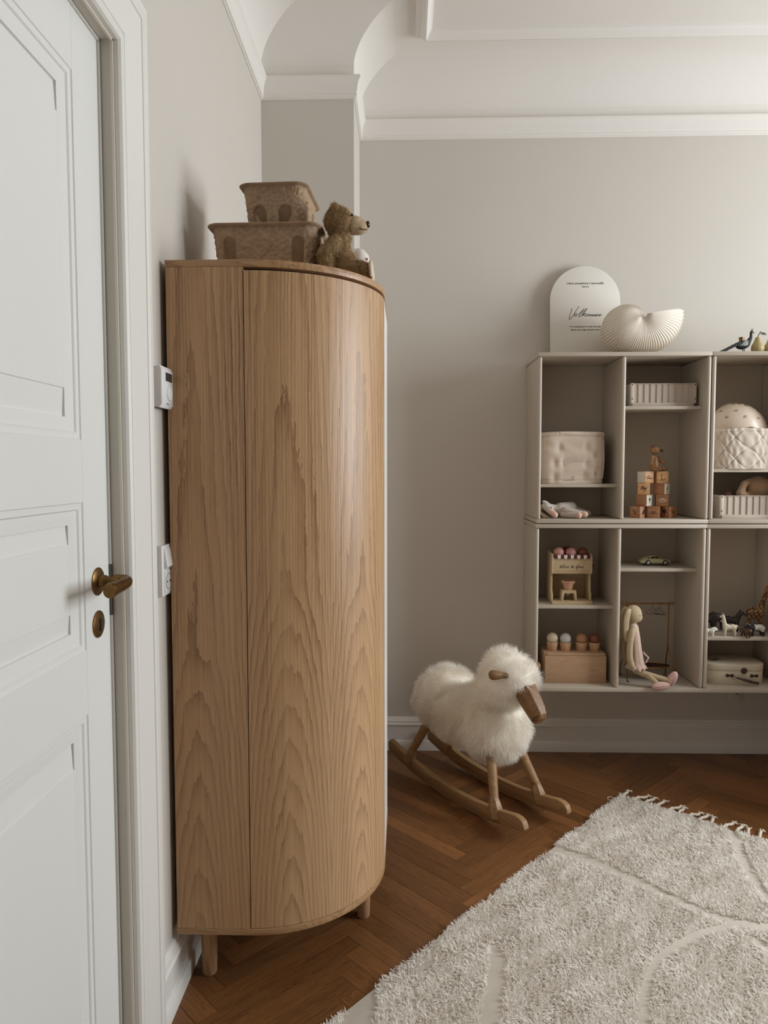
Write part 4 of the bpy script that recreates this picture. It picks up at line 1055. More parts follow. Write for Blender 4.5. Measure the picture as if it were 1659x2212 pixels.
# ---------------------------------------------------------------- toy block tower and wooden bear
def build_blocks():
    S = 0.0485
    M1 = wood('block_wood', (214, 170, 118), (168, 112, 68), 'X', 150, 0.5); M2 = wood('block_red_wood', (178, 126, 84), (112, 64, 40), 'X', 130, 0.5)
    PR = mat('dark_print_brown', (52, 30, 22), 0.7); PW = mat('pale_print', (206, 200, 184), 0.7); PG = mat('tan_print', (170, 128, 74), 0.7)
    def serif_L(): return [[(-0.006, 0.010), (-0.006, -0.010)], [(-0.009, 0.010), (-0.003, 0.010)], [(-0.009, -0.010), (0.008, -0.010)], [(0.008, -0.010), (0.008, -0.005)]]
    def serif_P(): return [[(-0.005, 0.010), (-0.005, -0.010)], [(-0.008, -0.010), (-0.002, -0.010)], [(-0.008, 0.010), (0.001, 0.010), (0.006, 0.008), (0.0065, 0.004), (0.005, 0.000), (0.0, -0.0015), (-0.005, -0.0015)]]
    def eight(): return [[(0.004*math.cos(a), 0.0055+0.0045*math.sin(a)) for a in np.linspace(0, 2*PI, 12)], [(0.005*math.cos(a), -0.0045+0.0055*math.sin(a)) for a in np.linspace(0, 2*PI, 12)]]
    def kx(): return [[(-0.008, 0.008), (0.006, -0.008)], [(0.008, 0.009), (-0.006, -0.009)], [(-0.010, 0.008), (-0.004, 0.009)], [(0.003, -0.009), (0.009, -0.008)]]
    def six(): return [[(0.004, 0.010), (-0.003, 0.004), (-0.005, -0.004), (0, -0.009), (0.005, -0.005), (0.002, 0.0), (-0.004, -0.002)]]
    def rot90(L): return [[(-y, x) for x, y in l] for l in L]
    def feather(): return [[(0.009, 0.010), (-0.009, -0.010)], [(0.010, 0.008), (0.0, -0.006)], [(0.004, 0.010), (-0.008, -0.002)], [(0.008, 0.004), (-0.005, -0.007)], [(0.006, 0.009), (-0.004, 0.002)]]
    def bowl(): return [[(0.012*math.cos(a), 0.004+0.011*math.sin(a)) for a in np.linspace(PI*1.02, 2*PI-0.05, 12)], [(0.008*math.cos(a), 0.008+0.006*math.sin(a)) for a in np.linspace(PI, 2*PI, 10)], [(0.005*math.cos(a), 0.011+0.003*math.sin(a)) for a in np.linspace(PI, 2*PI, 8)]]
    def tree(): return [[(0, -0.010), (0, 0.002)], [(-0.008, 0.002), (0, 0.012), (0.008, 0.002), (-0.008, 0.002)], [(-0.005, 0.006), (0.005, 0.006)]]
    def leaves(): return [[(-0.008, -0.008), (0.004, 0.006)], [(-0.002, -0.002), (-0.006, 0.004)], [(0.000, 0.001), (0.006, -0.003)], [(0.004, 0.006), (0.010, 0.008)]]
    def birds(): return [[(-0.012, 0.004), (-0.004, 0.006), (0.004, 0.003), (0.012, 0.005)], [(-0.012, -0.001), (0, 0.001), (0.012, 0.0)], [(-0.008, 0.010), (-0.004, 0.012), (0, 0.010)], [(0.0, -0.012), (0.006, -0.004)]]
    # x, y, z-level, turn, wood, left-face print, right(front)-face print
    B = [('toy block with a dark X at the bottom left of the tower', 0.982, 3.075, 0, 0.72, M2, (kx(), 0.0012, PR), (feather(), 0.0022, PR)),
         ('toy block with a figure eight at the bottom middle of the tower', 1.046, 3.070, 0, -0.35, M2, (rot90(eight()), 0.0012, PR), (kx(), 0.0012, PR)),
         ('toy block with a dark tree at the bottom right of the tower', 1.108, 3.080, 0, 0.62, M2, (tree(), 0.0035, PR), (rot90(six()), 0.0012, PR)),
         ('toy block with a small tree print, left in the second row of the tower', 1.010, 3.085, 1, 0.72, M2, None, (tree(), 0.0018, PR)),
         ('toy block with a pale bowl print, right in the second row of the tower', 1.082, 3.085, 1, -0.22, M2, (bowl(), 0.0014, PW), (kx(), 0.0009, PR)),
         ('toy block with a landscape print, left in the third row of the tower', 1.008, 3.090, 2, -0.30, M1, (birds(), 0.0016, PR), (leaves(), 0.0010, PR)),
         ('toy block with a pale leaf face, right in the third row of the tower', 1.082, 3.088, 2, 0.78, M2, None, (leaves(), 0.0012, PR)),
         ('toy block lettered P, left at the top of the tower', 1.016, 3.090, 3, 0.36, M1, None, (rot90(serif_P()), 0.0011, PR)),
         ('toy block lettered L, right at the top of the tower', 1.078, 3.090, 3, 0.05, M1, None, (serif_L(), 0.0011, PR))]
    for k, (lab, x, y, lv, rz, M, le, fr) in enumerate(B):
        t = thing('toy_block', lab, 'toy block', (x, y, UF+lv*(S+0.0002)), rz, 'printed wooden toy blocks')
        b = nbm(); box(b, -S/2, S/2, -S/2, S/2, 0, S, 0.0015); obj('cube', b, M, t, 40)
        # rz > 0 turns the left face towards the viewer's left-hand corner
        if rz > 0.15: faces = [(le, (-S/2, 0, S/2), (0, -1, 0)), (fr, (0, -S/2, S/2), (1, 0, 0))]
        elif rz < -0.15: faces = [(le, (0, -S/2, S/2), (1, 0, 0)), (fr, (S/2, 0, S/2), (0, 1, 0))]
        else: faces = [(fr, (0, -S/2, S/2), (1, 0, 0))]
        for f, o, U in faces:
            if f is None: continue
            b = nbm(); strokes(b, f[0], f[1], o, U, (0, 0, 1), 5)
            q = obj('print', b, f[2], t, 180); q['kind'] = 'stuff'
        pale = {'toy block with a pale leaf face, right in the third row of the tower': (0, -S/2), 'toy block lettered P, left at the top of the tower': (-S/2, 0), 'toy block with a small tree print, left in the second row of the tower': (0, -S/2)}
        if lab in pale:
            b = nbm()
            if pale[lab][0] == 0: box(b, -S/2+0.002, S/2-0.002, -S/2-0.0004, -S/2+0.001, 0.002, S-0.002)
            else: box(b, -S/2-0.0004, -S/2+0.001, -S/2+0.002, S/2-0.002, 0.002, S-0.002)
            obj('painted_face', b, PW, t, 0)
    # jointed wooden bear
    z0 = UF+4*(S+0.0002)
    t = thing('wooden_bear', 'small jointed wooden bear sitting on top of the block tower', 'figurine', (1.050, 3.088, z0), -0.75)
    W1 = wood('bear_wood', (160, 118, 76), (116, 80, 48), 'Z', 130, 0.4); W2 = wood('bear_dark_wood', (128, 88, 54), (88, 56, 34), 'Z', 130, 0.4)
    b = nbm(); lathe(b, [(0, 0), (0.014, 0.0), (0.0185, 0.012), (0.0185, 0.030), (0.014, 0.050), (0.009, 0.064), (0, 0.066)], (0, 0, 0.002), 24); obj('torso', b, W1, t, 50)
    b = nbm(); ell(b, (0.0, 0, 0.089), (0.0195, 0.018, 0.0185)); ell(b, (0.015, 0, 0.084), (0.012, 0.011, 0.010)); hd = blob('head', b, W1, t, 0.0025, 3)
    b = nbm(); ell(b, (0.030, 0, 0.086), (0.007, 0.006, 0.0055)); obj('nose', b, mat('black_bead', (16, 14, 13), 0.25), t)
    for s in (-1, 1):
        b = nbm(); ell(b, (-0.002, s*0.013, 0.104), (0.006, 0.004, 0.006)); obj('ear', b, W2, t)
        a = (0.0, s*0.020, 0.060)
        e = (-0.004, s*0.022, 0.030) if s < 0 else (0.030, s*0.020, 0.036)
        b = nbm(); cap(b, a, e, 0.0085, 0.0065); blob('arm', b, W1, t, 0.0022, 2)
        b = nbm(); cap(b, (0.002, s*0.012, 0.011), (0.026+0.010*(s > 0), s*0.018, 0.0105), 0.0105, 0.0092); blob('leg', b, W1, t, 0.0022, 2)
        b = nbm(); lathe(b, [(0, 0.002), (0.006, 0.002), (0.0075, 0)], (0.034+0.010*(s > 0), s*0.018, 0.0105), 16, Matrix.Rotation(PI/2, 4, 'Y')); obj('foot_sole', b, W2, t)
build_blocks()
# ---------------------------------------------------------------- lower shelves
PINE = wood('pale_toy_wood', (196, 174, 138), (178, 152, 116), 'X', 60, 0.55, pore=0.2)
BEECH = wood('beech_wood', (190, 156, 124), (164, 128, 96), 'X', 130, 0.5, pore=0.35)
def cursive(word, h):
    """hand written lower case strokes, x height 1 -> scaled by h; returns polylines"""
    G = {'d': ([(0, 0.2), (0.5, 0.9), (0.25, 0.9), (0.05, 0.45), (0.25, 0.05), (0.55, 0.5), (0.9, 1.7), (0.6, 0.5), (0.62, 0.05), (0.9, 0.25)], 0.9),
         'e': ([(0, 0.25), (0.45, 0.6), (0.4, 0.9), (0.15, 0.75), (0.12, 0.25), (0.4, 0.02), (0.75, 0.3)], 0.75),
         'l': ([(0, 0.25), (0.45, 1.2), (0.4, 1.7), (0.2, 1.2), (0.18, 0.2), (0.4, 0.02), (0.6, 0.3)], 0.6),
         'i': ([(0, 0.25), (0.25, 0.8), (0.2, 0.15), (0.35, 0.02), (0.6, 0.3)], 0.6),
         'c': ([(0, 0.25), (0.5, 0.75), (0.35, 0.9), (0.1, 0.5), (0.3, 0.02), (0.7, 0.3)], 0.7),
         'g': ([(0, 0.25), (0.5, 0.85), (0.2, 0.85), (0.08, 0.4), (0.3, 0.1), (0.55, 0.7), (0.45, -0.5), (0.2, -0.8), (0.1, -0.5), (0.8, 0.25)], 0.8),
         'a': ([(0, 0.25), (0.5, 0.85), (0.2, 0.85), (0.05, 0.4), (0.25, 0.05), (0.55, 0.75), (0.5, 0.15), (0.8, 0.25)], 0.8)}
    x = 0.0; out = []; cur = []
    for ch in word:
        if ch == ' ':
            if cur: out.append(cur); cur = []
            x += 0.7; continue
        base = {'\u00e9': 'e'}.get(ch, ch); pts, adv = G[base]
        cur += [((x+p[0])*h, p[1]*h) for p in pts]
        if ch == '\u00e9': out.append([((x+0.3)*h, 1.15*h), ((x+0.5)*h, 1.4*h)])
        if ch == 'i': out.append([((x+0.28)*h, 1.1*h), ((x+0.30)*h, 1.2*h)])
        x += adv
    if cur: out.append(cur)
    w = x*h
    return [smoothline([(p[0]-w/2, p[1]) for p in l], 3) for l in out]
def build_ice_cream():
    Z = 0.7191
    t = thing('toy_ice_cream_machine', 'pale wooden toy ice cream machine with striped awning on the left shelf', 'toy', (0.705, 3.115, Z))
    w = 0.158
    b = nbm(); box(b, -0.084, 0.084, -0.075, 0.06, 0, 0.0135, 0.001); obj('base', b, PINE, t, 30)
    b = nbm(); box(b, -w/2, w/2, 0.045, 0.055, 0.0135, 0.205, 0.001); obj('back_panel', b, PINE, t, 30)
    for s in (-1, 1):
        x0, x1 = (-w/2-0.006, -w/2+0.003) if s < 0 else (w/2-0.003, w/2+0.006)
        b = nbm(); prism(b, [(0.055, 0.0135), (-0.048, 0.0135), (-0.048, 0.036), (-0.034, 0.056), (-0.034, 0.120), (-0.058, 0.130), (-0.058, 0.200), (-0.050, 0.210), (0.045, 0.223), (0.055, 0.220)], x0, x1, 'X', 0.0008); obj('side_panel', b, PINE, t, 30)
    b = nbm(); box(b, -w/2+0.003, w/2-0.003, -0.056, -0.048, 0.128, 0.186, 0.0006); obj('front_board', b, PINE, t, 30)
    b = nbm(); box(b, -w/2+0.003, w/2-0.003, -0.056, 0.045, 0.187, 0.192); obj('scoop_tray', b, PINE, t, 0)
    N = 11; aw = (w-0.008)/N
    RD, WH = mat('burgundy_paint', (88, 30, 36), 0.5), mat('white_paint', (226, 220, 208), 0.5)
    for i in range(N):
        x = -w/2+0.004+aw*(i+0.5); r = aw*0.49
        pts = [(x-r, 0.2075), (x-r, 0.198)]+[(x+r*math.cos(a), 0.198+r*math.sin(a)) for a in np.linspace(PI, 2*PI, 9)[1:-1]]+[(x+r, 0.198), (x+r, 0.2075)]
        b = nbm(); prism(b, pts, -0.0605, -0.0565, 'Y'); obj('awning_tab', b, RD if i % 2 == 0 else WH, t, 30)
    b = nbm(); lathe(b, [(0, 0), (0.0065, 0), (0.0065, 0.016), (0, 0.016)], (w/2+0.006, -0.02, 0.158), 16, Matrix.Rotation(PI/2, 4, 'Y')); obj('knob', b, RD, t, 40)
    b = nbm(); strokes(b, cursive('d\u00e9lice de glace', 0.0092), 0.00055, (0, -0.0562, 0.152), (1, 0, 0), (0, 0, 1)); obj('lettering', b, INK, t, 180)
    for lab, x, y, c in (('pale pink scoop ball at the left on the toy ice cream machine', -0.050, -0.028, (206, 150, 138)), ('pink scoop ball in the middle on the toy ice cream machine', 0.000, -0.034, (196, 138, 134)),
                         ('dark red scoop ball behind the others on the toy ice cream machine', -0.006, 0.012, (120, 34, 34)), ('brown scoop ball at the right on the toy ice cream machine', 0.050, -0.028, (122, 66, 46))):
        b = nbm(); lathe(b, [(0, 0)]+[(0.0225*math.sin(a), 0.0225-0.0225*math.cos(a)) for a in np.linspace(0.25, PI-0.05, 16)]+[(0, 0.045)], (0, 0, 0), 26)
        o = obj('ice_cream_scoop', b, mat('scoop_%d' % (c[0]*7+c[1]), c, 0.4), None, 180, loc=(0.705+x, 3.115+y, Z+0.1922)); tag(o, lab, 'toy scoop', 'wooden ice cream scoops')
    s = thing('toy_stool', 'small pale wooden stand inside the toy ice cream machine', 'toy stand', (0.694, 3.075, Z+0.0135))
    b = nbm(); prism(b, [(-0.033, 0), (-0.025, 0), (-0.020, 0.032), (0.020, 0.032), (0.025, 0), (0.033, 0), (0.029, 0.044), (-0.029, 0.044)], -0.022, 0.022, 'Y', 0.001); obj('frame', b, PINE, s, 30)
    b = nbm(); lathe(b, [(0, 0.020), (0.006, 0.021), (0.007, 0.032), (0, 0.032)], (0, 0, 0), 14); obj('peg', b, PINE, s)
    c = nbm(); lathe(c, [(0, 0), (0.016, 0.0), (0.0175, 0.004), (0.0235, 0.028), (0.0285, 0.031), (0.0295, 0.038), (0.0268, 0.0385), (0.025, 0.033), (0.018, 0.010), (0, 0.008)], (0, 0, 0), 28)
    o = obj('toy_cup', c, mat('pink_wood', (196, 150, 122), 0.5, 0.05, 40), None, 40, loc=(0.694, 3.075, Z+0.0135+0.0442)); tag(o, 'pinkish wooden cup standing inside the toy ice cream machine', 'toy cup')
build_ice_cream()

def build_eggs():
    t = thing('wooden_box', 'beech wooden box with sliding lid on the lower left shelf floor', 'box', (0.7215, 3.115, LF))
    b = nbm(); w, d, h = 0.256, 0.16, 0.118
    box(b, -w/2, w/2, -d/2, -d/2+0.008, 0, h, 0.001); box(b, -w/2, w/2, d/2-0.008, d/2, 0, h, 0.001); box(b, -w/2, -w/2+0.008, -d/2+0.008, d/2-0.008, 0, h+0.008, 0.001); box(b, w/2-0.008, w/2, -d/2+0.008, d/2-0.008, 0, h+0.008, 0.001); box(b, -w/2+0.008, w/2-0.008, -d/2+0.008, d/2-0.008, 0, 0.006)
    obj('body', b, BEECH, t, 30)
    b = nbm(); box(b, -w/2+0.0085, w/2-0.0085, -d/2-0.001, d/2-0.004, h+0.0012, h+0.0085, 0.001); obj('lid', b, wood('beech_lid', (196, 162, 130), (170, 134, 102), 'X', 130, 0.5), t, 30)
    zt = LF+h+0.0086
    for lab, x, c in (('cream', 0.635, (206, 190, 162)), ('pale grey', 0.690, (196, 198, 194)), ('tan', 0.757, (178, 128, 94)), ('dark brown', 0.812, (124, 70, 46))):
        y = 3.095+0.006*math.sin(x*90)
        b = nbm(); lathe(b, [(0, 0), (0.0190, 0), (0.0198, 0.0015), (0.0250, 0.037), (0.0248, 0.038), (0.0215, 0.0375), (0.019, 0.020), (0, 0.016)], (0, 0, 0), 30)
        o = obj('egg_cup', b, wood('cup_wood', (204, 166, 132), (182, 138, 104), 'Z', 60, 0.5), None, 50, loc=(x, y, zt)); tag(o, 'small turned wooden cup under the %s ball on the beech box' % lab, 'egg cup', 'wooden egg cups on the box')
        b = nbm(); ell(b, (0, 0, 0), 0.0238, u=28, v=18)
        o = obj('wooden_ball', b, mat('ball_'+lab.replace(' ', '_'), c, 0.32), None, 180, loc=(x, y, zt+0.0516)); tag(o, '%s painted wooden ball resting in a cup on the beech box' % lab, 'wooden ball', 'wooden balls in egg cups')
build_eggs()

def build_car():
    Z = 0.8758; K = mat('black_rubber', (22, 21, 20), 0.6)
    t = thing('toy_car', 'pale yellow vintage toy coupe on the glossy shelf', 'toy car', (1.074, 3.135, Z), 0.03)
    PA = mat('pale_yellow_enamel', (204, 198, 152), 0.25, coat=0.5)
    st = [(-0.0645, 0.012, 0.013, 0.0185), (-0.062, 0.018, 0.009, 0.0215), (-0.054, 0.0235, 0.006, 0.0262), (-0.042, 0.0258, 0.005, 0.0290), (-0.026, 0.0262, 0.005, 0.0292), (-0.008, 0.0262, 0.005, 0.0285), (0.014, 0.0262, 0.005, 0.0282), (0.032, 0.0258, 0.005, 0.0275), (0.046, 0.0240, 0.006, 0.0255), (0.056, 0.020, 0.007, 0.0222), (0.062, 0.0150, 0.010, 0.0185), (0.0640, 0.010, 0.012, 0.0165)]
    b = nbm(); P = []
    for x, hw, zb, zt in st:
        P.append([(x, superell(2*PI*k/24, hw, (zt-zb)/2, 2.7)[0], (zb+zt)/2+superell(2*PI*k/24, hw, (zt-zb)/2, 2.7)[1]) for k in range(24)])
    V = grid(b, P, wv=True); b.faces.new(V[0][::-1]); b.faces.new(V[-1]); o = obj('body', b, PA, t, 60)
    b = nbm(); st = [(-0.058, 0.008, 0.0235), (-0.050, 0.0135, 0.0290), (-0.038, 0.0170, 0.0345), (-0.026, 0.0190, 0.0388), (-0.014, 0.0200, 0.0412), (-0.003, 0.0200, 0.0418), (0.006, 0.0195, 0.0405), (0.012, 0.0190, 0.0370), (0.021, 0.0185, 0.0275)]; P = []
    for x, hw, zt in st:
        zb = min(0.0245, zt-0.002); P.append([(x, hw*1.16, zb), (x, hw*1.08, zb+(zt-zb)*0.45), (x, hw*0.96, zb+(zt-zb)*0.80), (x, hw*0.75, zt-0.0012), (x, hw*0.35, zt), (x, -hw*0.35, zt), (x, -hw*0.75, zt-0.0012), (x, -hw*0.96, zb+(zt-zb)*0.80), (x, -hw*1.08, zb+(zt-zb)*0.45), (x, -hw*1.16, zb)])
    V = grid(b, P); b.faces.new(V[0]); b.faces.new(V[-1][::-1]); obj('cabin', b, PA, t, 60)
    GL = mat('dark_glass', (30, 32, 32), 0.08)
    for nm, pts in (('side_window', [(-0.026, 0.0300), (-0.020, 0.0360), (-0.008, 0.0385), (-0.0055, 0.0385), (-0.0055, 0.0300)]), ('side_window', [(-0.0035, 0.0300), (-0.0035, 0.0387), (0.0045, 0.0380), (0.0135, 0.0300)]), ('rear_window', [(-0.040, 0.0300), (-0.031, 0.0345), (-0.0285, 0.0345), (-0.030, 0.0300)])):
        b = nbm(); prism(b, pts, -0.0225, -0.0185, 'Y'); obj(nm, b, GL, t, 0)
    for x in (-0.036, 0.038):
        for s in (-1, 1):
            b = nbm(); My = Matrix.Rotation(PI/2*(-s), 4, 'X')
            lathe(b, [(0, 0), (0.0112, 0), (0.0118, 0.002), (0.0118, 0.007), (0.0105, 0.008), (0, 0.008)], (x, s*0.0195, 0.0118), 24, My); wl = obj('wheel', b, K, t, 40)
            b = nbm(); lathe(b, [(0, 0.0105), (0.003, 0.010), (0.0070, 0.0085), (0.0074, 0.0075), (0, 0.0075)], (x, s*0.0195, 0.0118), 20, My); obj('hub_cap', b, mat('chrome', (214, 214, 214), 0.15, metal=1.0), wl, 40)
    for x in (-0.0645, 0.0635):
        b = nbm(); sg = 1 if x > 0 else -1; tube(b, smoothline([(x-sg*0.012, -0.024, 0.012), (x, -0.017, 0.012), (x+sg*0.003, 0, 0.012), (x, 0.017, 0.012), (x-sg*0.012, 0.024, 0.012)], 4), 0.0019, 8); obj('bumper', b, mat('chrome', (214, 214, 214), 0.15, metal=1.0), t)
    for s in (-1, 1):
        b = nbm(); ell(b, (0.0605, s*0.016, 0.0205), (0.003, 0.0045, 0.0045)); obj('headlight', b, mat('chrome', (214, 214, 214), 0.15, metal=1.0), t)
build_car()

def build_rail():
    BR = mat('antique_brass', (146, 104, 68), 0.35, 0.15, 60, metal=1.0)
    t = thing('doll_clothes_rail', 'small brass doll clothes rail behind the rabbit doll', 'clothes rail', (1.045, 3.115, LF))
    H = 0.327; hw = 0.088
    b = nbm(); tube(b, [(-hw-0.016, 0, H), (hw+0.016, 0, H)], 0.0035, 12)
    for s in (-1, 1): ell(b, (s*(hw+0.019), 0, H), (0.006, 0.007, 0.007)); ell(b, (s*hw, 0, H), (0.0055, 0.007, 0.0075))
    obj('bar', b, BR, t)
    for s in (-1, 1):
        b = nbm(); tube(b, [(s*hw, 0, H), (s*hw, 0, 0.15)], 0.0028, 10); obj('upright', b, BR, t)
        for f in (-1, 1):
            b = nbm(); tube(b, smoothline([(s*hw, 0, 0.155), (s*(hw+0.001), f*0.006, 0.130), (s*(hw+0.006), f*0.032, 0.085), (s*(hw+0.010), f*0.048, 0.045), (s*(hw+0.011), f*0.052, 0.010), (s*(hw+0.011), f*0.054, 0.003), (s*(hw+0.011)-0.008*s, f*0.055, 0.0025)], 5), 0.0026, 9); obj('leg', b, BR, t)
    b = nbm(); tube(b, [((hw+0.006)*math.cos(a), 0.045*math.sin(a), 0.058) for a in np.linspace(0, 2*PI, 48, endpoint=False)], 0.0026, 9, closed=True)
    obj('lower_ring', b, BR, t)
    b = nbm(); lathe(b, [(0, 0), (1, 0), (1, 0.01), (0, 0.01)], (0, 0, 0), 40); bmesh.ops.scale(b, vec=(hw+0.005, 0.044, 0.12), verts=b.verts); bmesh.ops.translate(b, vec=(0, 0, 0.055), verts=b.verts); obj('tray', b, mat('dark_brass', (88, 58, 36), 0.45, metal=0.9), t, 40)
    for i, (x, rz, lab) in enumerate(((0.020, 1.15, 'leftmost'), (0.040, 0.75, 'middle'), (0.052, 0.55, 'rightmost'))):
        h = thing('doll_hanger', '%s of three tiny brass wire hangers on the doll clothes rail' % lab, 'hanger', (1.045+x, 3.115, LF+H+0.0035), rz, 'tiny wire hangers')
        b = nbm(); hook = [(0.0045*math.cos(a), 0, 0.0005+0.0045*math.sin(a)-0.0040) for a in np.linspace(-0.4, PI*1.05, 10)]
        tube(b, [(p[1], p[0], p[2]) for p in hook]+[(0, -0.0040, -0.012), (0, 0.0, -0.022)], 0.0008, 6)
        tube(b, [(0, 0, -0.022), (0, 0.028, -0.045), (0, 0.026, -0.049), (0, -0.026, -0.049), (0, -0.028, -0.045)], 0.0010, 6, closed=True)
        obj('wire', b, mat('dark_wire', (80, 60, 44), 0.4, metal=0.9), h)
build_rail()

def build_rabbit():
    t = thing('rabbit_doll', 'pale cloth rabbit doll in a pink dress and ballet shoes sitting on the shelf floor', 'doll', (0.955, 3.010, LF))
    LN = mat('cream_linen', (182, 162, 130), 0.9, 0.04, 60, 0.25, 700); PK = mat('pink_dress', (198, 170, 154), 0.85, 0.05, 60, 0.3, 120, sheen=0.3); SH = mat('pink_shoe', (212, 174, 164), 0.7, 0.08, 80, 0.35, 90, sheen=0.4)
    b = nbm(); ell(b, (-0.004, 0, 0.302), (0.034, 0.029, 0.038)); ell(b, (0.012, 0, 0.288), (0.020, 0.020, 0.021)); cap(b, (-0.006, 0, 0.262), (-0.004, 0, 0.285), 0.013, 0.014); blob('head', b, LN, t, 0.0035, 5)
    b = nbm(); ell(b, (0.014, -0.0225, 0.300), 0.0026); obj('eye', b, mat('black_bead', (16, 14, 13), 0.25), t)
    b = nbm(); ell(b, (0.031, 0, 0.286), (0.0022, 0.003, 0.002)); obj('nose', b, mat('pink_thread', (186, 130, 116), 0.8), t)
    for s in (-1, 1):
        b = nbm(); P = []
        pts = smoothline([(-0.020, s*0.016, 0.322), (-0.033, s*0.026, 0.314), (-0.041, s*0.029, 0.285), (-0.043, s*0.029, 0.24), (-0.041, s*0.028, 0.205), (-0.038, s*0.027, 0.190)], 5); n = len(pts)
        tube(b, pts, [0.004+0.0078*math.sin(PI*min(1, (i+0.5)/n)**0.7) for i in range(n)], 14, flat=0.30, up=(0, 1, 0)); obj('ear', b, LN, t, 180)
        b = nbm(); tube(b, smoothline([(-0.010, s*0.024, 0.246), (-0.022, s*0.038, 0.225), (-0.030, s*0.042, 0.180), (-0.030, s*0.042, 0.130), (-0.020, s*0.040, 0.095), (-0.012, s*0.036, 0.084)], 5), [0.009, 0.0105]+[0.0125]*19+[0.0115, 0.010, 0.008, 0.006, 0.003], 12); obj('arm', b, LN, t, 180)
    # dress: lofted along the leaning trunk
    b = nbm(); P = []
    for u, x, z, rx, ry in ((0, -0.006, 0.262, 0.014, 0.015), (0.08, -0.005, 0.252, 0.020, 0.024), (0.25, -0.001, 0.215, 0.023, 0.027), (0.5, 0.004, 0.165, 0.025, 0.030), (0.75, 0.008, 0.120, 0.029, 0.034), (0.92, 0.010, 0.090, 0.033, 0.038), (1.0, 0.010, 0.072, 0.035, 0.040)):
        P.append([(x+rx*(1+0.05*math.sin(9*a)*u)*math.cos(a), ry*(1+0.05*math.sin(9*a)*u)*math.sin(a), z+0.003*math.sin(7*a)*u) for a in np.linspace(0, 2*PI, 44, endpoint=False)])
    V = grid(b, P, wv=True); b.faces.new(V[0]); b.faces.new(V[-1][::-1]); obj('dress', b, PK, t, 180)
    b = nbm(); P = []
    for k in range(5):
        u = k/4; P.append([((0.030+0.012*u)*math.cos(a)*(1+0.10*u*math.sin(11*a))+0.010, (0.036+0.012*u)*math.sin(a)*(1+0.10*u*math.sin(11*a)), 0.098-0.022*u+0.005*u*math.sin(9*a)) for a in np.linspace(0, 2*PI, 88, endpoint=False)])
    grid(b, P, wv=True); o = obj('hem_ruffle', b, PK, t, 180); s_ = o.modifiers.new('s', 'SOLIDIFY'); s_.thickness = 0.0012
    b = nbm(); P = []
    for k in range(7):
        P.append([(0.038+0.028*math.sin(PI*j/12)*(0.5+0.5*k/6)+0.003*math.sin(k*2.1+j), -0.012+0.022*k/6+0.003*math.sin(j*1.7), 0.090+0.050*j/12+0.004*math.sin(k*1.9)) for j in range(13)])
    grid(b, P); o = obj('tulle_bow', b, mat('pink_tulle', (190, 160, 150), 0.9, 0.1, 100), t, 180); s_ = o.modifiers.new('s', 'SOLIDIFY'); s_.thickness = 0.0012
    b = nbm(); cap(b, (0.010, -0.012, 0.064), (0.128, -0.040, 0.036), 0.0125, 0.0105); blob('leg', b, LN, t, 0.0035, 3)
    b = nbm(); cap(b, (0.012, 0.012, 0.060), (0.060, -0.030, 0.045), 0.0125, 0.0115); cap(b, (0.060, -0.030, 0.045), (0.088, -0.046, 0.018), 0.0115, 0.0105); blob('leg', b, LN, t, 0.0035, 3)
    b = nbm(); ell(b, (0.145, -0.040, 0.040), (0.0185, 0.017, 0.037), (0.25, 0.40, 0.0)); sh = obj('shoe', b, SH, t, 180)
    b = nbm(); tube(b, smoothline([(0.152, -0.058, 0.062), (0.146, -0.0585, 0.040), (0.138, -0.0565, 0.018)], 5), 0.0008, 5); obj('seam', b, mat('seam_thread', (176, 140, 128), 0.9), sh)
    b = nbm(); ell(b, (0.096, -0.052, 0.014), (0.037, 0.017, 0.0175), (0.15, -0.12, 0.0)); sh = obj('shoe', b, SH, t, 180)
    b = nbm(); tube(b, smoothline([(0.066, -0.0655, 0.013), (0.095, -0.0695, 0.017), (0.124, -0.0655, 0.021)], 5), 0.0008, 5); obj('seam', b, mat('seam_thread', (176, 140, 128), 0.9), sh)
build_rabbit()

# ---------------------------------------------------------------- toy animals on the lower right shelf
AN = vcol_mat('toy_animal_paint', 0.55, 0, 0.25, 260)
ZA = 0.5881
def quad(name, label, loc, rz, L, H, bw, col, rules=(), neck=None, head=None, legw=0.16, voxel=0.0022, tail=None, extra=None):
    """toy quadruped: length L along +x, height H to the back; jointed tapering legs"""
    t = thing(name, label, 'toy animal', loc, rz, 'toy animals on the shelf')
    b = nbm(); zb = H*0.72
    ell(b, (L*0.18, 0, zb), (L*0.30, bw, H*0.26)); ell(b, (-L*0.20, 0, zb*1.02), (L*0.28, bw*0.95, H*0.25)); cap(b, (-L*0.2, 0, zb), (L*0.2, 0, zb), H*0.20, H*0.22)
    for s in (-1, 1):
        r = H*legw
        cap(b, (L*0.33, s*bw*0.55, zb*0.9), (L*0.32, s*bw*0.6, H*0.30), r*1.15, r*0.72); cap(b, (L*0.32, s*bw*0.6, H*0.30), (L*0.335, s*bw*0.6, H*0.05), r*0.7, r*0.62)
        cap(b, (-L*0.34, s*bw*0.55, zb*0.92), (-L*0.30, s*bw*0.6, H*0.48), r*1.35, r*0.9); cap(b, (-L*0.30, s*bw*0.6, H*0.48), (-L*0.39, s*bw*0.6, H*0.28), r*0.85, r*0.68); cap(b, (-L*0.39, s*bw*0.6, H*0.28), (-L*0.37, s*bw*0.6, H*0.05), r*0.66, r*0.62)
    if neck: cap(b, *neck)
    if head:
        for e in head: ell(b, *e)
    if tail: cap(b, *tail)
    if extra: extra(b)
    blob('body', b, AN, t, voxel, 2, paint_by(col, rules))
    return t
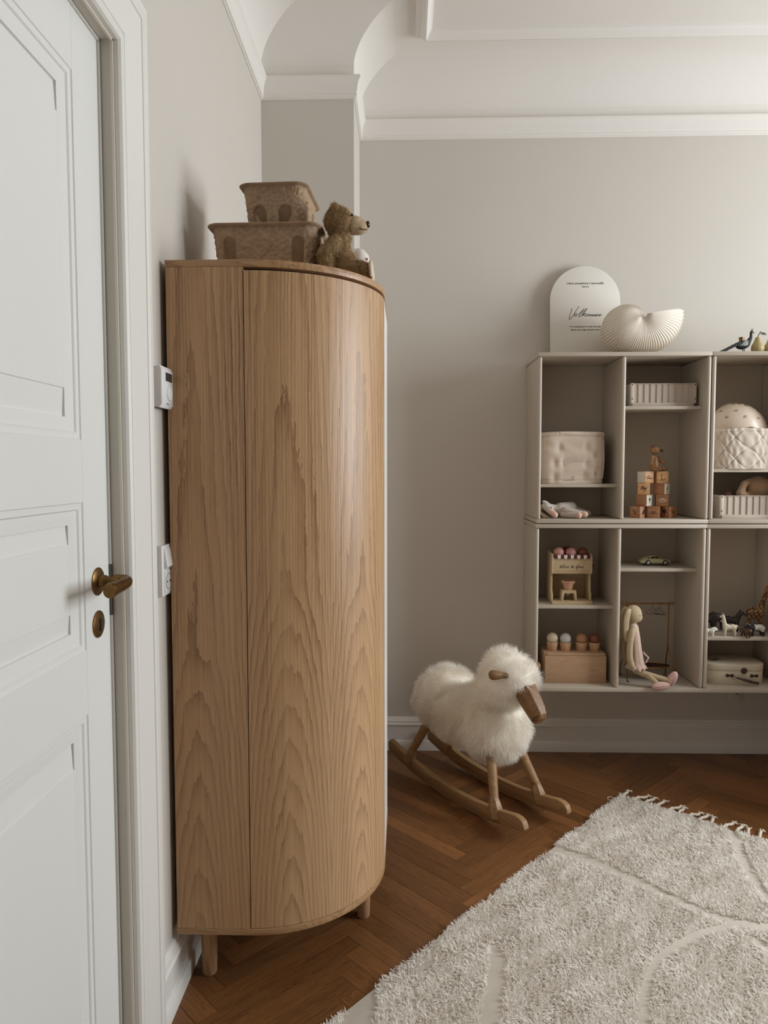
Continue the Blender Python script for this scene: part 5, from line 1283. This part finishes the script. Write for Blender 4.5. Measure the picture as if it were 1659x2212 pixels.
def eyes(t, pts, r=0.0011):
    for p in pts:
        b = nbm(); ell(b, p, r, u=10, v=8); obj('eye', b, mat('black_bead', (16, 14, 13), 0.25), t)
def build_animals():
    # llama facing left, head up
    def ears(b):
        for s in (-1, 1): cap(b, (0.026, s*0.004, 0.088), (0.0255, s*0.005, 0.097), 0.0022, 0.0012)
    t = quad('toy_llama', 'cream toy llama standing at the front of the animal shelf', (1.362, 3.045, ZA), PI-0.15, 0.056, 0.052, 0.011, (204, 192, 168), [],
             neck=((0.019, 0, 0.044), (0.0255, 0, 0.080), 0.0095, 0.0065), head=[((0.0275, 0, 0.083), (0.0085, 0.006, 0.0065)), ((0.035, 0, 0.081), (0.006, 0.0042, 0.0042))], legw=0.11, tail=((-0.026, 0, 0.046), (-0.032, 0, 0.040), 0.004, 0.003), extra=ears)
    eyes(t, [(0.030, 0.0056, 0.085), (0.030, -0.0056, 0.085)])
    # polar bear cub half hidden by the side panel
    t = quad('toy_polar_bear', 'small white toy polar bear half hidden by the shelf side panel', (1.276, 3.04, ZA), -0.25, 0.040, 0.034, 0.010, (222, 218, 208), [],
             neck=((0.012, 0, 0.028), (0.019, 0, 0.031), 0.010, 0.009), head=[((0.021, 0, 0.032), (0.009, 0.0085, 0.0085)), ((0.029, 0, 0.029), (0.005, 0.0045, 0.004))], legw=0.17)
    eyes(t, [(0.0275, -0.005, 0.034), (0.034, 0, 0.030)])
    # dark elephant
    def ele(b):
        for s in (-1, 1): ell(b, (0.030, s*0.026, 0.066), (0.014, 0.004, 0.019), (0, 0, s*0.5))
        cap(b, (0.052, 0, 0.058), (0.060, 0, 0.034), 0.009, 0.006); cap(b, (0.060, 0, 0.034), (0.057, 0, 0.012), 0.006, 0.0045)
    t = quad('toy_elephant', 'dark brown toy elephant at the back left of the animal shelf', (1.303, 3.135, ZA), -0.2, 0.085, 0.080, 0.024, (44, 36, 32), [],
             neck=((0.022, 0, 0.060), (0.038, 0, 0.064), 0.022, 0.019), head=[((0.042, 0, 0.064), (0.018, 0.018, 0.019))], legw=0.15, voxel=0.003, extra=ele)
    eyes(t, [(0.052, -0.014, 0.068)])
    for s in (-1, 1):
        b = nbm(); tube(b, smoothline([(0.052, s*0.009, 0.050), (0.062, s*0.010, 0.046), (0.070, s*0.009, 0.050)], 4), [0.0022]*8+[0.001], 7); obj('tusk', b, mat('tusk', (190, 180, 160), 0.4), t)
    # dark striped zebra
    def zeb(b):
        for s in (-1, 1): cap(b, (0.034, s*0.005, 0.088), (0.034, s*0.007, 0.097), 0.003, 0.0015)
        for k in range(6): ell(b, (0.014+0.0035*k, 0, 0.066+0.005*k), (0.003, 0.0015, 0.004), u=8, v=6)
    t = quad('toy_zebra', 'dark striped toy zebra behind the llama', (1.414, 3.145, ZA), -0.5, 0.068, 0.066, 0.014, (34, 31, 29), [(lambda c: (np.sin(c[:, 0]*620+c[:, 2]*180) > 0.86) & (c[:, 2] > 0.03), (120, 114, 104))],
             neck=((0.022, 0, 0.056), (0.036, 0, 0.080), 0.011, 0.0075), head=[((0.040, 0, 0.081), (0.010, 0.0065, 0.007)), ((0.050, 0, 0.076), (0.007, 0.0045, 0.0048))], legw=0.10, extra=zeb)
    eyes(t, [(0.043, -0.006, 0.084)])
    # giraffe
    def gir(b):
        for s in (-1, 1):
            cap(b, (0.047, s*0.006, 0.196), (0.042, s*0.012, 0.200), 0.003, 0.0018); cap(b, (0.050, s*0.0035, 0.198), (0.047, s*0.004, 0.209), 0.002, 0.0022)
        for k in range(14): ell(b, (0.021+0.0015*k, 0, 0.120+0.0058*k), (0.0035, 0.0016, 0.0045), u=8, v=6)
    spots = lambda c: (np.sin(c[:, 0]*330+1.5*np.sin(c[:, 2]*190))*np.sin(c[:, 2]*300+1.4*np.sin(c[:, 1]*400))+0.35*np.sin(c[:, 1]*500) > -0.08) & (c[:, 2] > 0.022) & (c[:, 2] < 0.183)
    t = quad('toy_giraffe', 'brown spotted toy giraffe at the right end of the animal shelf', (1.503, 3.125, ZA), -0.30, 0.062, 0.112, 0.014, (168, 132, 84), [(spots, (84, 50, 28)), (lambda c: c[:, 2] > 0.183, (150, 92, 44)), (lambda c: c[:, 2] < 0.010, (44, 34, 28))],
             neck=((0.018, 0, 0.095), (0.046, 0, 0.185), 0.015, 0.0068), head=[((0.052, 0, 0.190), (0.010, 0.0068, 0.0075)), ((0.062, 0, 0.184), (0.010, 0.005, 0.0055))], legw=0.070, voxel=0.0024, tail=((-0.030, 0, 0.092), (-0.035, 0, 0.060), 0.003, 0.002), extra=gir)
    eyes(t, [(0.055, -0.0066, 0.193), (0.055, 0.0066, 0.193)])
    # tapir: black with a white saddle
    def tap(b):
        for s in (-1, 1): ell(b, (0.034, s*0.009, 0.047), (0.004, 0.002, 0.005))
    t = quad('toy_tapir', 'black toy tapir with a white saddle at the front right of the animal shelf', (1.476, 3.052, ZA), PI+0.08, 0.068, 0.050, 0.016, (30, 27, 26), [(lambda c: (c[:, 0] < 0.014) & (c[:, 2] > 0.019), (206, 202, 194)), (lambda c: (c[:, 0] > 0.030) & (c[:, 2] > 0.049), (206, 202, 194))],
             neck=((0.022, 0, 0.036), (0.036, 0, 0.037), 0.013, 0.011), head=[((0.040, 0, 0.036), (0.013, 0.0095, 0.0095)), ((0.052, 0, 0.029), (0.006, 0.004, 0.005))], legw=0.15, extra=tap)
    eyes(t, [(0.045, 0.0085, 0.040), (0.045, -0.0085, 0.040)])
    # small brown cub
    t = quad('toy_bear_cub', 'small dark brown toy bear cub between the llama and the tapir', (1.423, 3.030, ZA), -1.35, 0.042, 0.036, 0.0125, (74, 54, 40), [(lambda c: np.sin(c[:, 0]*900+c[:, 2]*700+c[:, 1]*500) > 0.6, (98, 76, 56))],
             neck=((0.014, 0, 0.028), (0.020, 0, 0.029), 0.011, 0.010), head=[((0.022, 0, 0.030), (0.010, 0.0095, 0.0095)), ((0.030, 0, 0.027), (0.005, 0.0045, 0.004))], legw=0.18)
    eyes(t, [(0.029, 0.004, 0.033), (0.029, -0.004, 0.033)])
build_animals()

def build_suitcase():
    CR = mat('cream_cardboard', (202, 190, 168), 0.7, 0.03, 12, 0.15, 300); MT = mat('antique_metal', (92, 80, 72), 0.35, 0.2, 90, metal=1.0)
    t = thing('toy_suitcase', 'cream cardboard toy suitcase with metal clasp on the lower right shelf floor', 'suitcase', (1.392, 3.110, LF), -0.02)
    w, d = 0.246, 0.165
    def outline(e, n=8):
        o = []
        r = 0.052
        for cx, cy, a in ((w/2-r, d/2-r, 0), (-w/2+r, d/2-r, PI/2), (-w/2+r, -d/2+r, PI), (w/2-r, -d/2+r, 1.5*PI)):
            rr = (r+e)
            for k in range(n+1): o.append((cx+rr*math.cos(a+k*PI/2/n), cy+rr*math.sin(a+k*PI/2/n)))
        return o
    b = nbm(); prism(b, outline(0.0), 0.0, 0.060, 'Z', 0.0015); obj('base', b, CR, t, 40)
    b = nbm(); prism(b, outline(0.002), 0.0605, 0.086, 'Z', 0.002); obj('lid', b, CR, t, 40)
    b = nbm()
    for a in range(9): ell(b, (0.026+0.0085*math.cos(a*0.785)*(a > 0), -d/2-0.004, 0.062+0.0085*math.sin(a*0.785)*(a > 0)), (0.0050, 0.003, 0.0050), u=10, v=8)
    obj('clasp', b, MT, t, 180)
    for x in (-0.030, 0.070):
        b = nbm(); lathe(b, [(0, 0.003), (0.0065, 0.0025), (0.0075, 0)], (x-0.010, -d/2, 0.040), 18, Matrix.Rotation(PI/2, 4, 'X')); lathe(b, [(0, 0.003), (0.0060, 0.0025), (0.007, 0)], (x+0.010, -d/2, 0.040), 18, Matrix.Rotation(PI/2, 4, 'X')); box(b, x-0.012, x+0.012, -d/2-0.002, -d/2, 0.036, 0.044); obj('handle_mount', b, MT, t)
    b = nbm(); tube(b, [(-0.022, -d/2-0.004, 0.044), (-0.008, -d/2-0.012, 0.036), (-0.012, -d/2-0.012, 0.026), (-0.026, -d/2-0.006, 0.032)], 0.0014, 8, closed=True); obj('link', b, MT, t)
    b = nbm(); tube(b, smoothline([(-0.006, -d/2-0.013, 0.034), (0.020, -d/2-0.017, 0.028), (0.050, -d/2-0.017, 0.019), (0.082, -d/2-0.012, 0.012)], 5), [0.0045]*5+[0.0062]*6+[0.0052]*5, 12); obj('handle', b, mat('brown_leather', (66, 48, 42), 0.4), t)
    b = nbm()
    for cx, cy, s in ((-0.072, -0.010, 1.0), (-0.048, 0.006, 0.9), (-0.090, 0.02, 0.8)):
        pts = []
        for k in range(20):
            a = 2*PI*k/20; r = s*(0.026 if k % 4 == 0 else 0.012 if k % 2 else 0.018); pts.append((cx+r*math.cos(a+0.3), cy+r*math.sin(a+0.3)))
        prism(b, pts, 0.0862, 0.0868, 'Z')
    o = obj('leaf_print', b, mat('brown_print', (112, 94, 78), 0.8), t, 0); o['kind'] = 'stuff'
build_suitcase()
# ---------------------------------------------------------------- rocking sheep
def build_sheep():
    th = -0.9545
    t = thing('rocking_sheep', 'white woolly rocking sheep with wooden face, legs and rockers', 'rocking sheep', (0.263, 2.8405, 0), th)
    OK = wood('sheep_oak', (168, 132, 92), (130, 96, 60), 'X', 80, 0.5); OD = wood('sheep_face_oak', (140, 102, 62), (96, 65, 36), 'X', 90, 0.5)
    s0, e, L0, L1, hh = 0.0386, 0.0411, -0.4067, 0.4189, 0.050
    zf = lambda s: e*((s-s0)/0.36)**2
    for sy in (-1, 1):
        pts = [(s, zf(s)) for s in np.linspace(L0+0.004, L1-0.004, 30)]
        top = [(s, zf(s)+hh) for s in np.linspace(L1-0.075, L0+0.02, 28)]
        front = [(L1+0.002, zf(L1)+0.006), (L1+0.001, zf(L1)+0.016), (L1-0.008, zf(L1)+0.031), (L1-0.024, zf(L1-0.02)+0.043), (L1-0.048, zf(L1-0.04)+0.0485)]
        back = [(L0+0.006, zf(L0)+hh-0.003), (L0-0.003, zf(L0)+hh*0.72), (L0-0.005, zf(L0)+hh*0.4), (L0-0.001, zf(L0)+0.006)]
        b = nbm(); prism(b, pts+front+top+back, sy*0.107-0.0115, sy*0.107+0.0115, 'Y', 0.0015); obj('rocker', b, OK, t, 30)
    # legs with carved feet
    for sy in (-1, 1):
        for (x0, z0, x1, fr) in ((0.185, 0.262, 0.258, 1), (-0.180, 0.26, -0.250, -1)):
            zt = zf(x1)+hh
            a = Vector((x0, sy*0.062, z0)); c = Vector((x1, sy*0.107, zt+0.030))
            b = nbm(); n = 8
            tube(b, [a+(c-a)*(k/n) for k in range(n+1)], [0.0205-0.0045*(k/n) for k in range(n+1)], 14)
            leg = obj('leg', b, OK, t, 50)
            d = (c-a).normalized(); b = nbm()
            # faceted foot straddling the rocker
            secs = [(-0.012, 0.0155, 0.0155), (0.010, 0.0245, 0.0215), (0.032, 0.0270, 0.0250), (0.062, 0.0235, 0.0225)]
            P = []
            for u, rx, ry in secs:
                p = c+Vector((d.x*u*0.75, d.y*u*0.25, -u)); P.append([(p.x+rx*math.cos(k), p.y+ry*math.sin(k), p.z+0.006*math.cos(k)*fr*(u > 0.03)) for k in np.linspace(PI/6, 2*PI+PI/6, 6, endpoint=False)])
            V = grid(b, P, wv=True); b.faces.new(V[0]); b.faces.new(V[-1][::-1]); obj('foot', b, OK, leg, 25)
    # body core under the fleece
    b = nbm()
    ell(b, (-0.150, 0, 0.345), (0.128, 0.124, 0.116)); ell(b, (-0.01, 0, 0.316), (0.165, 0.126, 0.108)); ell(b, (0.135, 0, 0.314), (0.126, 0.126, 0.122))
    cap(b, (0.10, 0, 0.36), (0.175, 0, 0.50), 0.092, 0.072)
    ell(b, (0.205, 0, 0.540), (0.092, 0.080, 0.072), (0, 0.25, 0)); ell(b, (0.278, 0, 0.535), (0.058, 0.066, 0.046), (0, 0.6, 0)); ell(b, (0.20, 0, 0.49), (0.085, 0.085, 0.07))
    me = blob_mesh(b, 0.011, 8); me.materials.clear(); finish(me, mat('fleece_skin', (248, 244, 235), 0.95), 180)
    o = bpy.data.objects.new('fleece', me); COL.objects.link(o); o.parent = t
    WM = vcol_mat('wool_fibre', 0.9, 0.0, spec=0.1, trans=0.45)
    f = fur('wool', me, 92000, 0.046, 0.0010, WM, o, (253, 251, 246), (244, 238, 227), (-0.05, 0, -0.55), 0.55, 0.55, 5, 0.4, 26.0, mask=lambda P: P[:, 2] < 0.47)
    f = fur('wool', me, 46000, 0.040, 0.0010, WM, o, (254, 252, 248), (246, 241, 232), (0.0, 0, 0.10), 0.75, 1.1, 5, 0.4, 40.0, mask=lambda P: P[:, 2] > 0.455)
    # face
    b = nbm(); P = []
    ax = Vector((0.68, 0, -0.733)); up = Vector((0.733, 0, 0.68)); base = Vector((0.280, 0, 0.512))
    for u, w, hgt, off in ((0.0, 0.037, 0.038, 0), (0.05, 0.037, 0.038, 0), (0.112, 0.032, 0.033, -0.001), (0.138, 0.026, 0.029, -0.004), (0.150, 0.019, 0.022, -0.008)):
        c = base+ax*u+up*off
        P.append([tuple(c+Vector((0, 1, 0))*w*cx+up*hgt*cz) for cx, cz in ((-1, -0.45), (-1, 0.40), (-0.55, 1.0), (0.55, 1.0), (1, 0.40), (1, -0.45), (0.6, -1.0), (-0.6, -1.0))])
    V = grid(b, P, wv=True); b.faces.new(V[0]); b.faces.new(V[-1][::-1])
    bmesh.ops.bevel(b, geom=list(b.edges), offset=0.002, segments=1, affect='EDGES')
    fc = obj('muzzle', b, OD, t, 25)
    for s in (-1, 1):
        b = nbm(); p = base+ax*0.140+up*0.002; tube(b, [tuple(p+Vector((0, s*0.0265, 0))-up*0.020), tuple(p+Vector((0, s*0.0275, 0))-ax*0.004), tuple(p+Vector((0, s*0.020, 0))+up*0.018)], 0.0022, 6); obj('nostril_groove', b, mat('carved_dark', (84, 54, 30), 0.7), fc)
        # ears stick out sideways and back
        b = nbm(); tube(b, smoothline([(0.268, s*0.062, 0.545), (0.262, s*0.082, 0.547), (0.250, s*0.104, 0.549), (0.243, s*0.117, 0.550), (0.241, s*0.122, 0.550)], 4), [0.011]*5+[0.014, 0.0155, 0.017, 0.0175, 0.0175, 0.017, 0.016, 0.0145, 0.0125, 0.010, 0.0065, 0.003], 14, flat=1.0); obj('ear', b, OD, t, 180)
build_sheep()

# ---------------------------------------------------------------- rug
RK, RA, RB = (0.845, 2.81), (-0.646, -0.763), (0.763, -0.646)
def build_rug():
    LA, LB = 1.86, 1.36
    t = thing('shaggy_rug', 'cream shaggy rug with carved lines and knotted fringe', 'rug', (RK[0], RK[1], 0), 0)
    # local frame: x along the fringe edge (b), y along the long edge (a)
    t.rotation_euler = (0, 0, math.atan2(RB[1], RB[0]))
    # in this frame the long edge runs towards -y
    bk = mat('rug_backing', (208, 200, 188), 0.95, 0.05, 30, 0.3, 700)
    b = nbm(); box(b, 0.004, LB, -LA, -0.004, 0.0005, 0.007, 0.002); obj('backing', b, bk, t, 40)
    # carved channels (a, b, half width)
    chan = [[(0.548, -0.03, .024), (0.531, 0.08, .023), (0.526, 0.159, .020), (0.533, 0.248, .019), (0.545, 0.335, .017), (0.559, 0.438, .015), (0.565, 0.531, .015), (0.553, 0.602, .020), (0.517, 0.664, .017), (0.44, 0.75, .016), (0.36, 0.90, .018), (0.34, 1.1, .018), (0.40, 1.4, .018)],
            [(-0.03, 0.405, .012), (0.004, 0.414, .012), (0.058, 0.451, .014), (0.173, 0.503, .015), (0.271, 0.557, .014), (0.353, 0.622, .012), (0.42, 0.70, .012), (0.47, 0.74, .012)],
            [(0.562, 0.605, .012), (0.633, 0.553, .013), (0.733, 0.512, .013), (0.841, 0.491, .013), (0.93, 0.496, .013), (1.011, 0.514, .013), (1.099, 0.552, .013), (1.22, 0.66, .014), (1.27, 0.80, .015), (1.22, 0.98, .015), (1.05, 1.10, .015), (0.85, 1.05, .015), (0.70, 0.85, .014), (0.60, 0.66, .013)],
            [(1.074, 0.135, .005), (1.10, 0.150, .012), (1.132, 0.172, .017), (1.196, 0.215, .021), (1.270, 0.250, .023), (1.345, 0.285, .024), (1.45, 0.34, .024), (1.60, 0.45, .022), (1.75, 0.60, .02), (1.9, 0.8, .02)],
            [(1.44, -0.03, .036), (1.48, 0.02, .036), (1.53, 0.05, .034), (1.60, 0.08, .033), (1.70, 0.11, .03), (1.9, 0.16, .03)]]
    n = 230000
    A = rng.random(n)*(LA-0.008)+0.004; B = rng.random(n)*(LB-0.008)+0.004
    keep = np.ones(n, bool); edge = np.full(n, 9.0)
    for c in chan:
        for (a0, b0, w0), (a1, b1, w1) in zip(c, c[1:]):
            da, db = a1-a0, b1-b0; s = np.clip(((A-a0)*da+(B-b0)*db)/(da*da+db*db), 0, 1)
            d = np.hypot(A-a0-s*da, B-b0-s*db)-(w0+(w1-w0)*s); edge = np.minimum(edge, d)
    keep &= edge > 0.002
    A, B, edge = A[keep], B[keep], edge[keep]; n = len(A)
    P0 = np.stack([B, -A, np.full(n, 0.006)], 1).astype('f')
    lean = noise3(P0*np.array([1, 1, 0]), 38.0)*0.55+noise3(P0*np.array([1, 1, 0])+5, 12.0)*0.30
    d = unit(np.stack([lean[:, 0]+rng.normal(size=n)*0.45, lean[:, 1]+rng.normal(size=n)*0.45-0.05, np.full(n, 0.95)], 1))
    flow = np.stack([lean[:, 0]+rng.normal(size=n)*0.6, lean[:, 1]+rng.normal(size=n)*0.6, np.full(n, -0.25)], 1)
    L = 0.0165*(0.75+0.45*rng.random(n)); pts = [P0]; segs = 3
    c = rng.normal(size=(n, 3))*0.5
    for i in range(segs):
        pts.append(pts[-1]+d*(L/segs)[:, None]); d = unit(d+flow*0.75+c*0.15)
    side = unit(unit(np.cross(pts[-1]-pts[0], np.array([0, 0, 1.0])))+rng.normal(size=(n, 3))*0.25)
    k = np.clip(rng.normal(0.6, 0.28, n), 0, 1)[:, None]
    cols = np.array(lin((236, 230, 221))[:3])*(1-k)+np.array(lin((253, 251, 247))[:3])*k
    strands('pile', pts, None, side, 0.0034*(0.7+0.6*rng.random(n)), cols, vcol_mat('rug_yarn', 0.9, 0.0, spec=0.1, trans=0.4), t, 0.8)
    b = nbm(); tube(b, [(-0.012+0.011*math.cos(a), -0.052+0.009*math.sin(a), 0.006+0.003*math.sin(a)) for a in np.linspace(0, 2*PI, 20, endpoint=False)], 0.0013, 6, closed=True); obj('loose_loop', b, mat('cotton_cord', (222, 210, 192), 0.9, 0.05, 90, 0.4, 300), t)
    # knotted tassels on the fringe edge
    CT = mat('cotton_cord', (222, 210, 192), 0.9, 0.05, 90, 0.4, 300)
    x = 0.02
    r2 = random.Random(3)
    while x < LB-0.01:
        lx = r2.uniform(-0.012, 0.030) if x > 0.03 else -0.004; ln = r2.uniform(0.040, 0.055)
        b = nbm(); p = smoothline([(x, -0.008, 0.008), (x+lx*0.3, 0.012, 0.010+r2.uniform(0, 0.004)), (x+lx*0.8, ln*0.7, 0.009), (x+lx, ln, 0.008)], 4)
        tube(b, p, [0.0052+0.0012*math.sin(i*1.9) for i in range(len(p))], 8)
        o = obj('tassel', b, CT, t, 180)
        b = nbm()
        for q in range(12):
            a = r2.uniform(-0.9, 0.9)+lx*12; l = r2.uniform(0.016, 0.026); e0 = p[-1]
            tube(b, [e0, (e0[0]+l*0.5*math.sin(a*0.8), e0[1]+l*0.5*math.cos(a*0.8), e0[2]+r2.uniform(-0.002, 0.006)), (e0[0]+l*math.sin(a), e0[1]+l*math.cos(a), max(0.002, e0[2]+r2.uniform(-0.005, 0.004)))], [0.0020, 0.0016, 0.0008], 5)
        o2 = obj('frayed_end', b, CT, o, 180); o2['kind'] = 'stuff'
        x += r2.uniform(0.036, 0.046)
build_rug()

# ---------------------------------------------------------------- unseen cabinet, added to shade the wall and floor under the shelves
def build_shade_cabinet():
    t = thing('shade_cabinet', 'low oak cabinet added unseen beyond the right picture edge to shade below the shelves', 'cabinet', (2.09, 2.70, 0))
    W = wood('shade_cabinet_oak', (176, 140, 100), (130, 96, 62), 'X', 90, 0.5); w, d, h = 0.84, 0.44, 0.74
    b = nbm(); box(b, -w/2, w/2, -d/2, d/2, h-0.022, h, 0.003); obj('top_panel', b, W, t)
    for x in (-w/2+0.012, w/2-0.012):
        b = nbm(); box(b, x-0.010, x+0.010, -d/2+0.01, d/2-0.01, 0.06, h-0.022, 0.001); obj('side_panel', b, W, t)
        for y in (-d/2+0.04, d/2-0.04):
            b = nbm(); lathe(b, [(0, 0), (0.014, 0), (0.018, 0.06), (0, 0.06)], (x*0.93, y, 0), 18); obj('leg', b, W, t)
    b = nbm(); box(b, -w/2+0.022, w/2-0.022, d/2-0.025, d/2-0.012, 0.06, h-0.022); obj('back_panel', b, W, t)
    b = nbm(); box(b, -w/2+0.022, w/2-0.022, -d/2+0.03, d/2-0.025, 0.06, 0.078); obj('bottom_panel', b, W, t)
    for x in (-w/4, w/4):
        b = nbm(); box(b, x-w/4+0.024*(x < 0)+0.001, x+w/4-0.024*(x > 0)-0.001, -d/2+0.008, -d/2+0.026, 0.064, h-0.026, 0.002); dr = obj('door', b, W, t)
        b = nbm(); ell(b, (x*0.2, -d/2, 0.45), 0.013); obj('knob', b, W, dr)
build_shade_cabinet()
